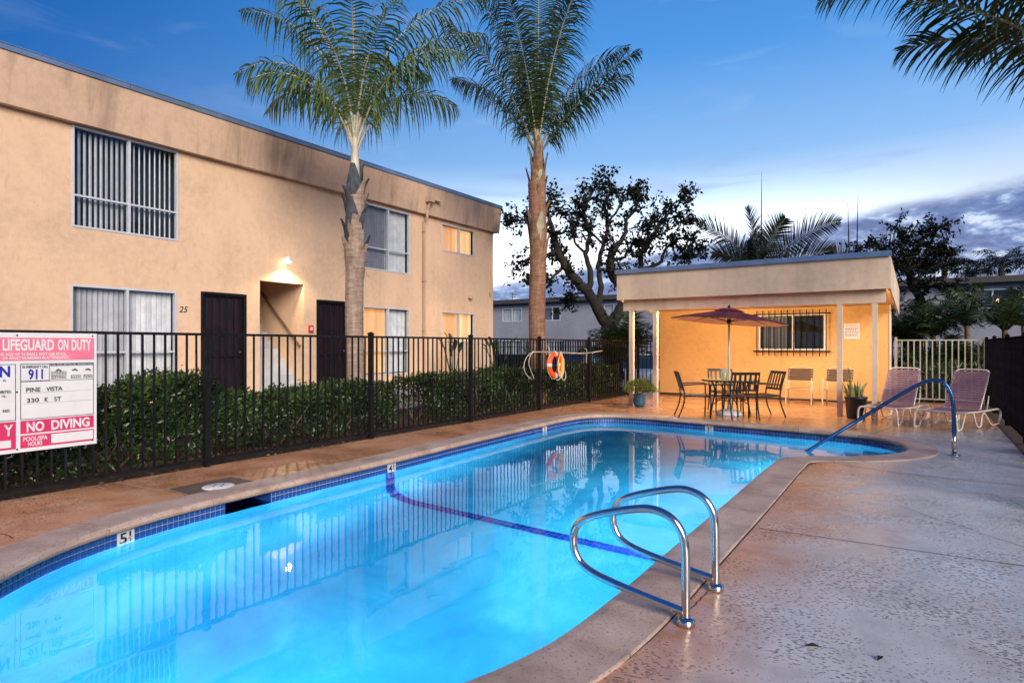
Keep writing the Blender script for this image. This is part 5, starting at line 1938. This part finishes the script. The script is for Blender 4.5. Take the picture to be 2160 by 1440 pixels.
# ---- parked cars
def car(x, y, rz, paint, label):
    root = empty('parked_car', (x, y, -.4), rz, label, 'car', 'parked cars beyond the fence')
    prof_ = [(-2.15, .30), (-2.2, .62), (-2.05, .86), (-1.15, .96), (1.25, .94), (2.0, .84), (2.2, .66), (2.22, .32)]
    b = MB()
    hw = .86
    secs_ = [(-hw, .93), (-hw * 1.0, 1.0), (hw * 1.0, 1.0), (hw, .93)]
    n = len(prof_)
    for (wy, sc2) in ((-hw, .985), (-hw * .92, 1.0), (hw * .92, 1.0), (hw, .985)):
        for (px_, pz_) in prof_:
            b.v.append((px_ * sc2, wy, .30 + (pz_ - .30) * (1.0 if sc2 == 1.0 else .93)))
    for s in range(3):
        for q in range(n):
            a_, c_ = s * n + q, s * n + (q + 1) % n
            b.f.append((a_, c_, c_ + n, a_ + n))
    b.f.append(tuple(range(n - 1, -1, -1)))
    b.f.append(tuple(range(3 * n, 4 * n)))
    b.build('body', paint, root, False)
    cb = MB()
    lo_ = [(-1.75, .93), (1.20, .93)]
    hi_ = [(-1.15, 1.42), (.35, 1.44)]
    cb.add([(-1.75, -.76, .93), (1.2, -.76, .93), (1.2, .76, .93), (-1.75, .76, .93), (-1.15, -.60, 1.42), (.35, -.60, 1.42), (.35, .60, 1.42), (-1.15, .60, 1.42)],
           [(0, 1, 5, 4), (1, 2, 6, 5), (2, 3, 7, 6), (3, 0, 4, 7)])
    cb.build('window_band', M['car_glass'], root)
    MB().bb(-1.2, .4, -.62, .62, 1.42, 1.465).build('roof', paint, root)
    for xx in (-.35,):
        for sy in (-1, 1):
            MB().add([(xx - .05, sy * .765, .93), (xx + .05, sy * .765, .93), (xx + .04, sy * .61, 1.43), (xx - .04, sy * .61, 1.43)], [(0, 1, 2, 3)]).build('door_pillar', paint, root)
    for xx in (-1.38, 1.38):
        for sy in (-1, 1):
            wv = MB().lathe([(.31, -.1), (.32, -.06), (.32, .06), (.31, .1)], 20)
            wv.v = [(p[0], p[2], p[1]) for p in wv.v]
            wo2 = wv.build('wheel', M['rubber'], root, True, (xx, sy * .80, .32))
            rm_ = MB().lathe([(.19, -.005), (.17, .004), (.03, .008)], 14)
            rm_.v = [(p[0], sy * (p[2] + .1), p[1]) for p in rm_.v]
            rm_.build('rim', M['alu'], wo2, True)
    for sy in (-1, 1):
        MB().bb(2.12, 2.19, sy * .62 - .14, sy * .62 + .14, .60, .72).build('headlight', M['white'], root)
        MB().bb(-2.17, -2.10, sy * .66 - .12, sy * .66 + .12, .66, .80).build('tail_light', M['red'], root)


car(-11.9, 22.6, R(-90), M['car_blue'], 'light blue car parked beyond the hedge behind the life ring')
car(-8.9, 22.8, R(-90), M['car_white'], 'white car parked behind the leaning gnarled tree')

# ================================================================== POOLSIDE OBJECTS
def copy_tree(o, parent=None):
    c = o.copy()
    col.objects.link(c)
    c.parent = parent
    for ch in list(o.children):
        copy_tree(ch, c)
    return c


def arc(c, r, a0, a1, n, f):
    return [f(c[0] + r * math.cos(a0 + (a1 - a0) * k / n), c[1] + r * math.sin(a0 + (a1 - a0) * k / n)) for k in range(n + 1)]


def smooth_path(P, it=2):
    P = [Vector(p) for p in P]
    for _ in range(it):
        Q = [P[0]]
        for a, b in zip(P, P[1:]):
            Q += [a.lerp(b, .25), a.lerp(b, .75)]
        Q.append(P[-1])
        P = Q
    return P


# ---- grab rails
def grab_rail(y, label):
    root = empty('grab_rail', (-.995, y, 0), 0, label, 'handrail', 'paired grab rails at the pool edge')
    pts = [(0, 0, .0), (0, 0, .30), (-.004, 0, .43), (-.06, 0, .525), (-.17, 0, .562), (-.29, 0, .54), (-.48, 0, .485), (-.60, 0, .43), (-.645, 0, .33), (-.615, 0, .22), (-.54, 0, .165), (-.40, 0, .130), (-.20, 0, .095), (-.01, 0, .066)]
    head = pts[:2]
    body = smooth_path(pts, 3)
    MB().tube(body, .0215, 14).build('rail', M['steel'], root, True)
    MB().lathe([(.042, 0), (.046, .006), (.046, .028), (.034, .040), (.024, .044)], 24).build('escutcheon', M['steel'], root, True, (0, 0, .001))
    MB().lathe([(.027, 0), (.029, .012), (.025, .02)], 14).build('weld_collar', M['steel'], root, True, (0, 0, .062)) if False else None


grab_rail(3.07, 'bent steel grab rail with round foot next to the crack in the coping')
grab_rail(3.60, 'bent steel grab rail further along the straight pool edge')
# ---- stair rail
sr = empty('pool_stair_handrail', (.312, 9.70, 0), 0, 'long sloping steel handrail over the pool entry steps', 'handrail')
pts = [(0, 0, 0), (0, 0, .45), (-.01, 0, .70), (-.06, .01, .88), (-.17, .02, .965), (-.32, .04, .925), (-.58, .07, .745), (-1.15, .15, .31), (-1.72, .23, -.13), (-1.95, .26, -.31)]
MB().tube(smooth_path(pts, 3), .0245, 14).build('rail', M['steel_blue'], sr, True)
MB().tube([(0, 0, .02), (0, 0, .30)], .0252, 14).build('untinted_post', M['steel'], sr, True)  # lower post in plain steel, without the blue tint
MB().lathe([(.07, 0), (.072, .006), (.045, .014), (.028, .018)], 24).build('escutcheon', M['steel'], sr, True, (0, 0, .002))
# ---- skimmer lid
sk = empty('skimmer_lid', (-5.80, 3.50, .006), 0, 'round white skimmer lid in the dark patched square of deck', 'skimmer lid')
MB().lathe([(.15, 0), (.15, .006), (.143, .010), (.01, .012)], 32).build('cover', M['white'], sk, True)
for a in range(4):
    MB().lathe([(.012, 0), (.010, .002), (.001, .003)], 8).build('finger_hole', M['ink'], sk, False, (.05 * math.cos(a * 1.57), .05 * math.sin(a * 1.57), .0122))

# ---- life ring
lr = empty('life_ring', (XF + .10, 11.93, .97), 0, 'orange life ring with white bands hanging on the black fence', 'life ring')
def torus(R_, r_, a0, a1, n=20, k=12, sc3=1.0):
    mm = MB()
    P_ = [(0, math.cos(a0 + (a1 - a0) * i / n) * R_, math.sin(a0 + (a1 - a0) * i / n) * R_) for i in range(n + 1)]
    mm.tube(P_, r_, k)
    return mm
torus(.235, .062, 0, 2 * math.pi, 40).build('ring', M['ring_orange'], lr, True)
for q in range(4):
    a = q * math.pi / 2
    torus(.235, .066, a - .13, a + .13, 4).build('band', M['white'], lr, True)
gl_ = MB().tube([(0, .31 * math.cos(a), .31 * math.sin(a) - (.02 if k % 2 else 0)) for k, a in enumerate([i * math.pi / 8 for i in range(17)])], .006, 5)
gl_.build('grab_line', M['rope_white'], lr, True)
rp_ = empty('rope_coil', (XF + .19, 12.02, 1.26), 0, 'coil of yellow rope slung over the life ring', 'rope')
for k in range(5):
    w_ = .07 + .018 * k
    h_ = .46 + .03 * k
    P_ = [(.006 * k - .01, w_ * math.sin(t) * (1 if math.cos(t) < .5 else .6) + .02, -h_ / 2 + h_ / 2 * math.cos(t)) for t in [i * 2 * math.pi / 22 for i in range(23)]]
    MB().tube(P_, .0085, 6).build('rope_loop', M['rope_yellow'] if k < 4 else M['rope_white'], rp_, True)
MB().tube(smooth_path([(.0, .0, -.44), (.01, .05, -.56), (.0, .16, -.66), (0, .26, -.60), (0, .25, -.46), (0, .15, -.43), (.01, .06, -.5), (.01, -.05, -.62), (0, -.16, -.62)], 2), .0085, 6).build('rope_tail', M['rope_white'], rp_, True)
# ---- rescue pole with body hook
pole = empty('rescue_pole', (XF + .07, 11.1, 1.26), 0, 'long pale rescue pole with a loop hook lying along the fence pickets', 'rescue pole')
MB().tube(smooth_path([(0, -.05, 0), (0, .9, -.01), (.0, 2.0, -.055), (0, 2.6, -.05), (0, 3.33, .0)], 1), .016, 8).build('shaft', M['pole_alu'], pole, True)
MB().tube(smooth_path([(0, 0, 0), (0, -.24, -.06), (0, -.40, -.25), (0, -.34, -.44), (.01, -.10, -.57)], 2), .008, 6).build('hook', M['rope_white'], pole, True)
MB().tube(smooth_path([(.01, -.04, 0), (.01, -.17, -.09), (.01, -.22, -.24), (.01, -.12, -.40), (.01, 0.0, -.56)], 2), .007, 6).build('hook', M['rope_white'], pole, True)
for yy, zz in ((.62, 0), (2.42, -.05)):
    MB().tube(smooth_path([(-.06, yy, zz + .12), (.02, yy, zz + .10), (.022, yy, zz - .04), (0, yy + .02, zz - .25)], 1), .007, 6).build('hanger', M['rope_white'], pole, True)


# ---- patio dining set
def dining_chair():
    root = empty('dining_chair', (0, 0, 0), 0, 'x', 'chair', 'dark metal chairs round the parasol table')
    mt = M['furn_black']
    for s in (-1, 1):
        y = .255 * s
        MB().tube(smooth_path([(-.36, y, 0), (-.26, y, .24), (-.235, y, .43), (-.27, y, .60), (-.36, y, .88)], 1), .0145, 6).build('back_leg', mt, root, True)
        MB().tube([(.24, y, 0), (.25, y, .30), (.245, y, .635)], .0145, 6).build('front_leg', mt, root, True)
        MB().tube(smooth_path([(.27, y, .625), (.20, y, .655), (-.05, y, .650), (-.285, y, .63)], 1), .014, 6).build('armrest', mt, root, True)
        MB().tube([(.25, y, .41), (-.24, y, .42)], .012, 6).build('side_rail', mt, root, True)
    seat = MB()
    for k in range(7):
        x = -.20 + .42 * k / 6
        seat.box((x, 0, .432), (.056, .49, .014))
    seat.build('seat', M['furn_brown'], root)
    MB().tube([(.245, -.25, .41), (.245, .25, .41)], .012, 6).build('front_rail', mt, root, True)
    MB().box((-.357, 0, .865), (.022, .53, .05), Matrix.Rotation(R(-18), 3, 'Y')).build('top_rail', mt, root)
    MB().box((-.262, 0, .545), (.02, .50, .035), Matrix.Rotation(R(-18), 3, 'Y')).build('lower_rail', mt, root)
    for k in range(5):
        y = -.19 + .095 * k
        MB().add([(-.268 + a, y + b, .55) for a, b in ((-.005, -.021), (.005, -.021), (.005, .021), (-.005, .021))] + [(-.353 + a, y + b, .86) for a, b in ((-.005, -.021), (.005, -.021), (.005, .021), (-.005, .021))],
                 [(0, 1, 5, 4), (1, 2, 6, 5), (2, 3, 7, 6), (3, 0, 4, 7)]).build('back_slat', mt, root)
    return root


ch0 = dining_chair()
def face(deg):
    v = az(deg)
    return math.atan2(v.y, v.x)
for k, (px, d, deg, lb) in enumerate(((1466, 12.2, -6, 'black metal dining chair at the table, side-on next to the left porch posts'), (1560, 12.02, 88, 'black slatted dining chair with its back to the pool at the parasol table'),
                                      (1606, 12.25, 188, 'black metal dining chair at the table, turned away from the strap chairs'), (1529, 13.15, 268, 'dining chair on the wall side of the parasol table facing the pool'))):
    o = ch0 if k == 0 else copy_tree(ch0)
    p = dpx(px, 800, d)
    o.location = (p.x, p.y, .001)
    o.rotation_euler = (0, 0, face(deg))
    o['label'] = lb
tp = dpx(1541, 800, 12.5)
tb = empty('patio_table', (tp.x, tp.y, .001), 0, 'round pale-topped patio table under the maroon parasol', 'table')
MB().lathe([(.52, .685), (.548, .69), (.552, .705), (.54, .715), (.03, .716)], 40).build('tabletop', M['table_top'], tb, True)
MB().lathe([(.553, .682), (.56, .69), (.56, .706), (.553, .712)], 40, closed=True).build('rim', M['furn_black'], tb, True)
for k in range(4):
    a = k * math.pi / 2 + .6
    c, s = math.cos(a), math.sin(a)
    lg = MB().tube(smooth_path([(.40 * c, .40 * s, 0), (.36 * c, .36 * s, .25), (.30 * c, .30 * s, .50), (.38 * c, .38 * s, .684)], 2), .017, 7)
    lg.build('leg', M['furn_black'], tb, True)
    MB().tube(smooth_path([(.37 * c, .37 * s, .20), (.18 * c, .18 * s, .34), (.10 * c, .10 * s, .50), (.28 * c, .28 * s, .67)], 2), .009, 6).build('brace', M['furn_black'], tb, True)
MB().lathe([(.30, .30), (.30, .318)], 24, closed=True).build('brace_ring', M['furn_black'], tb, True)
# parasol
um = empty('parasol', (tp.x - .03, tp.y, .001), 0, 'open maroon canvas parasol standing through the patio table', 'parasol')
MB().lathe([(.26, 0), (.265, .03), (.20, .09), (.08, .115), (.035, .12)], 28).build('base', M['sign_white'], um, True)
MB().tube([(0, 0, .10), (0, 0, .27)], .03, 10).build('base_tube', M['sign_white'], um, True)
MB().tube([(0, 0, .2), (0, 0, 2.17)], .0205, 10).build('pole', M['alu'], um, True)
tilt = Matrix.Rotation(R(5), 3, Vector((CA * 0 - SA, CA, 0)))   # leans a little
NR = 8
RU, ZR, ZT = 1.14, 1.89, 2.13
def up_(r, a, z):
    return tilt @ Vector((r * math.cos(a), r * math.sin(a), z - 2.0)) + Vector((0, 0, 2.0))
cn = empty('canopy', (0, 0, 0)); cn.parent = um
cn_me = MB()
for k in range(NR):
    a0, a1 = 2 * math.pi * k / NR + .2, 2 * math.pi * (k + 1) / NR + .2
    rows = []
    for i in range(7):
        s = i / 6
        r = .17 + (RU - .17) * s
        z = ZT - .045 - (ZT - .045 - ZR) * (s ** 1.12)
        for j in range(5):
            t = j / 4
            rr = r * (1 - .075 * math.sin(math.pi * t) * s)
            sag = -.035 * math.sin(math.pi * t) * math.sin(math.pi * min(1, s * .9))
            rows.append(up_(rr, a0 + (a1 - a0) * t, z + sag))
    mm = MB().add(rows, [(i * 5 + j, i * 5 + j + 1, i * 5 + j + 6, i * 5 + j + 5) for i in range(6) for j in range(4)])
    pn = mm.build('canvas_panel', M['fabric'], cn, True)
    MB().add([(v[0] * .985, v[1] * .985, v[2] - .014) for v in mm.v], mm.f).build('lit_underside', M['lit_underside'], pn, True)  # added sheet that gives the canvas its brightly lit underside
    MB().tube([up_(.04, a0, ZT - .03), up_(.6, a0, ZT - .055 - (ZT - .045 - ZR) * .48), up_(RU * .99, a0, ZR - .012)], .008, 5).build('rib', M['furn_black'], um)
    MB().tube([up_(.03, a0, 1.88), up_(.55, a0, ZT - .075 - (ZT - .045 - ZR) * .42)], .007, 5).build('strut', M['furn_black'], um)
vt = MB().lathe([(.30, 2.085), (.20, 2.115), (.10, 2.145), (.02, 2.155)], 16, closed=True)
vt.v = [tuple(tilt @ (Vector(q) - Vector((0, 0, 2.0))) + Vector((0, 0, 2.0))) for q in vt.v]
vt.build('vent', M['fabric'], um, True)
MB().lathe([(.012, 2.13), (.028, 2.16), (.028, 2.185), (.008, 2.21)], 10).build('finial', M['furn_black'], um, True)
MB().lathe([(.04, 1.84), (.045, 1.86), (.045, 1.9), (.03, 1.92)], 12).build('runner', M['furn_black'], um, True)
# jar of flowers on the table
jr = empty('flower_jar', (tp.x - .13, tp.y + .05, .7175), 0, 'small glass jar with pale flowers on the patio table', 'jar')
MB().lathe([(.05, 0), (.06, .02), (.065, .13), (.055, .14)], 14).build('jar', M['table_top'], jr, True)
k = 60
V_, F_ = leaf_arrays(np.stack([RNG.normal(0, .035, k), RNG.normal(0, .035, k), RNG.uniform(.12, .2, k)], 1), rand_dirs(k) + np.array([0, 0, .8]), rand_dirs(k), RNG.uniform(.03, .06, k), RNG.uniform(.02, .03, k))
np_mesh('flower', V_, F_, M['white'], jr)


# ---- strap chairs by the wall
def strap_chair():
    root = empty('strap_chair', (0, 0, 0), 0, 'x', 'chair', 'brown strap chairs by the cabana wall')
    mt = M['furn_tan']
    for s in (-1, 1):
        x = .27 * s
        MB().tube(smooth_path([(x, -.26, 0), (x, -.27, .40), (x, -.24, .60), (x, -.12, .635), (x, .12, .62), (x, .22, .58)], 2), .0135, 7).build('front_leg', mt, root, True)
        MB().tube([(x, .30, 0), (x * .98, .20, .40)], .0135, 7).build('rear_leg', mt, root, True)
        MB().tube([(x * .93, -.25, .39), (x * .93, .22, .36)], .0125, 6).build('side_rail', mt, root, True)
    MB().tube(smooth_path([(-.255, .20, .36), (-.255, .27, .62), (-.245, .34, .82), (-.19, .36, .885), (0, .362, .89), (.19, .36, .885), (.245, .34, .82), (.255, .27, .62), (.255, .20, .36)], 2), .0135, 7).build('back_frame', mt, root, True)
    MB().tube([(-.26, -.26, .385), (.26, -.26, .385)], .0125, 6).build('front_rail', mt, root, True)
    MB().tube([(-.26, .27, .12), (.26, .27, .12)], .010, 6).build('stretcher', mt, root, True)
    for k in range(5):
        z = .585 + .056 * k
        y = .255 + (z - .58) * .37
        MB().box((0, y, z), (.55, .034, .046), Matrix.Rotation(R(-18), 3, 'X')).build('back_strap', M['furn_brown'], root)
    for k in range(6):
        y = -.22 + .075 * k
        MB().box((0, y, .385 - .0 - .05 * (y + .25)), (.53, .056, .028)).build('seat_strap', M['furn_brown'], root)
    return root


s0 = strap_chair()
s0.location = (-2.47, 16.02, .001)
s0['label'] = 'cream tube chair with brown straps under the barred window'
s0.rotation_euler = (0, 0, R(4))
s1 = copy_tree(s0)
s1.location = (-1.66, 15.98, .001)
s1.rotation_euler = (0, 0, R(-3))
s1['label'] = 'cream tube chair with brown straps half hidden behind the porch post'


# ---- sun loungers
def lounger():
    root = empty('sun_lounger', (0, 0, 0), 0, 'x', 'sun lounger', 'strap sun loungers beside the pale grey fence')
    mt = M['lounge_white']
    W2 = .315
    MB().tube(smooth_path([(.02, -W2 - .01, 0), (0, -W2, .22), (.015, -W2 + .02, .285), (.03, -W2 + .10, .30), (.03, W2 - .10, .30), (.015, W2 - .02, .285), (0, W2, .22), (.02, W2 + .01, 0)], 2), .0165, 8).build('front_hoop', mt, root, True)
    for s in (-1, 1):
        y = W2 * s
        MB().tube(smooth_path([(.03, y - .04 * s, .29), (.5, y, .275), (1.05, y, .27), (1.5, y, .285), (1.66, y, .27), (1.70, y, .18), (1.64, y, .02)], 2), .0165, 8).build('side_rail', mt, root, True)
        MB().tube(smooth_path([(.62, y, .26), (.70, y + .02 * s, .015), (.86, y + .02 * s, .02), (.93, y, .20), (1.02, y, .245), (1.10, y, .20), (1.25, y + .02 * s, .015), (1.42, y + .02 * s, .02), (1.64, y, .03)], 2), .015, 8).build('leg', mt, root, True)
        MB().tube([(.025, y, .012), (.16, y, .012), (.20, y, .05), (.34, y * .98, .262)], .014, 8).build('foot_brace', mt, root, True)
        MB().tube([(1.22, y * .9, .27), (1.30, y * .9, .52)], .011, 6).build('back_prop', mt, root, True)
    e = R(57)
    bx, bz = math.cos(e), math.sin(e)
    def bp(s, y, n=0): return (.98 + bx * s - bz * n, y, .285 + bz * s + bx * n)
    MB().tube(smooth_path([bp(0, -W2 + .045), bp(.70, -W2 + .055), bp(.79, -W2 + .07), bp(.81, -W2 + .14), bp(.81, W2 - .14), bp(.79, W2 - .07), bp(.70, W2 - .055), bp(0, W2 - .045)], 2), .0165, 8).build('back_frame', mt, root, True)
    rot = Matrix.Rotation(-e, 3, 'Y')
    for k in range(15):
        s = .05 + .69 * k / 14
        mm = MB()
        c = bp(s, 0, .012)
        mm.box(c, (.038, 2 * W2 - .075, .012), rot)
        mm.build('back_strap', M['lounge_strap'], root)
    for k in range(18):
        x = .07 + .90 * k / 17
        sag = .012 * math.sin(math.pi * k / 17)
        MB().box((x, 0, .292 - sag), (.041, 2 * W2 + .01, .012)).build('seat_strap', M['lounge_strap'], root)
    return root


l0 = lounger()
l0.location = (-.70, 12.72, .001)
l0.rotation_euler = (0, 0, R(74))
l0['label'] = 'mauve strap sun lounger next to the black plant pot'
l1 = copy_tree(l0)
l1.location = (.14, 12.50, .001)
l1.rotation_euler = (0, 0, R(66))
l1['label'] = 'mauve strap sun lounger next to the dark side fence'

# ---- pots
pb = empty('potted_jade_plant', (-5.42, 13.42, .001), 0, 'yellow-green bushy plant in a blue glazed pot by the porch posts', 'potted plant')
MB().lathe([(.10, 0), (.14, .06), (.15, .16), (.135, .25), (.155, .27), (.155, .29), (.13, .29)], 24).build('pot', M['pot_blue'], pb, True)
MB().lathe([(.13, .27), (.05, .29), (.005, .29)], 16).build('soil', M['soil'], pb, True)
st_ = MB()
for k in range(16):
    a = random.uniform(0, 6.28)
    t = random.uniform(.1, .75)
    d_ = Vector((math.cos(a) * math.sin(t), math.sin(a) * math.sin(t), math.cos(t)))
    st_.tube([(0, 0, .28), d_ * .18 + Vector((0, 0, .28)), d_ * .34 + Vector((0, 0, .28))], [.014, .010, .006], 5)
st_.build('stem', M['twig'], pb)
k = 1500
dr_ = rand_dirs(k)
dr_[:, 2] = np.abs(dr_[:, 2]) * .9 - .12
rr = .22 + .13 * RNG.random(k) ** .5
lump = 1 + .14 * np.sin(dr_[:, 0] * 9) * np.sin(dr_[:, 1] * 8 + dr_[:, 2] * 7)
Pn = dr_ * (rr * lump)[:, None] * np.array([1.05, 1.05, .85]) + np.array([0, 0, .38])
V_, F_ = leaf_arrays(Pn, dr_ + rand_dirs(k) * .7, rand_dirs(k) + np.array([0, 0, .8]), RNG.uniform(.035, .06, k), RNG.uniform(.022, .036, k))
tag(np_mesh('foliage', V_, F_, M['jade_leaf'], pb), kind='stuff')
ps = empty('potted_snake_plant', (-1.10, 13.60, .001), 0, 'variegated sword-leaved plant in a black plastic pot by the porch post', 'potted plant')
MB().lathe([(.155, 0), (.16, .03), (.188, .37), (.20, .375), (.20, .415), (.18, .415)], 28).build('pot', M['pot_black'], ps, True)
MB().lathe([(.18, .37), (.08, .385), (.005, .385)], 16).build('soil', M['soil'], ps, True)
for k in range(20):
    a = random.uniform(0, 6.28)
    r_ = random.uniform(.02, .13)
    L_ = random.uniform(.2, .40) if k else .62
    tl = random.uniform(.05, .45)
    if k == 0: a, tl, r_ = 3.4, .06, .08
    o_ = Vector((math.cos(a), math.sin(a), 0)); tg = Vector((-math.sin(a + .6), math.cos(a + .6), 0))
    b_ = o_ * r_ + Vector((0, 0, .37))
    rows = []
    for j in range(6):
        s = j / 5
        c_ = b_ + o_ * (math.sin(tl) * L_ * s * (1 + s * .5)) + Vector((0, 0, math.cos(tl) * L_ * s))
        w_ = .034 * (1 - s ** 2.5) + .002
        rows += [c_ - tg * w_, c_ + o_ * .006, c_ + tg * w_]
    MB().add(rows, [(i * 3 + q, i * 3 + q + 1, i * 3 + q + 4, i * 3 + q + 3) for i in range(5) for q in range(2)]).build('leaf', M['snake_leaf'], ps, True)

# ---- stray leaves on the deck
for (px, py, a, s_, lb) in ((1697, 1362, .3, .07, 'single dark fallen leaf on the wet deck near the grab rail foot'), (1850, 1395, 1.2, .06, 'thin dark fallen leaf on the open wet deck'), (1560, 1010, .4, .05, 'small fallen leaf near the deck seam')):
    p = gpx(px, py)
    fl_ = empty('fallen_leaf', (p.x, p.y, .004), a, lb, 'leaf')
    MB().add([(0, 0, 0), (s_ * .5, s_ * .2, .012), (s_, 0, .004), (s_ * .5, -s_ * .2, .012), (s_ * .5, 0, .002)], [(0, 4, 2, 1), (0, 3, 2, 4)]).build('blade', M['bark'], fl_)
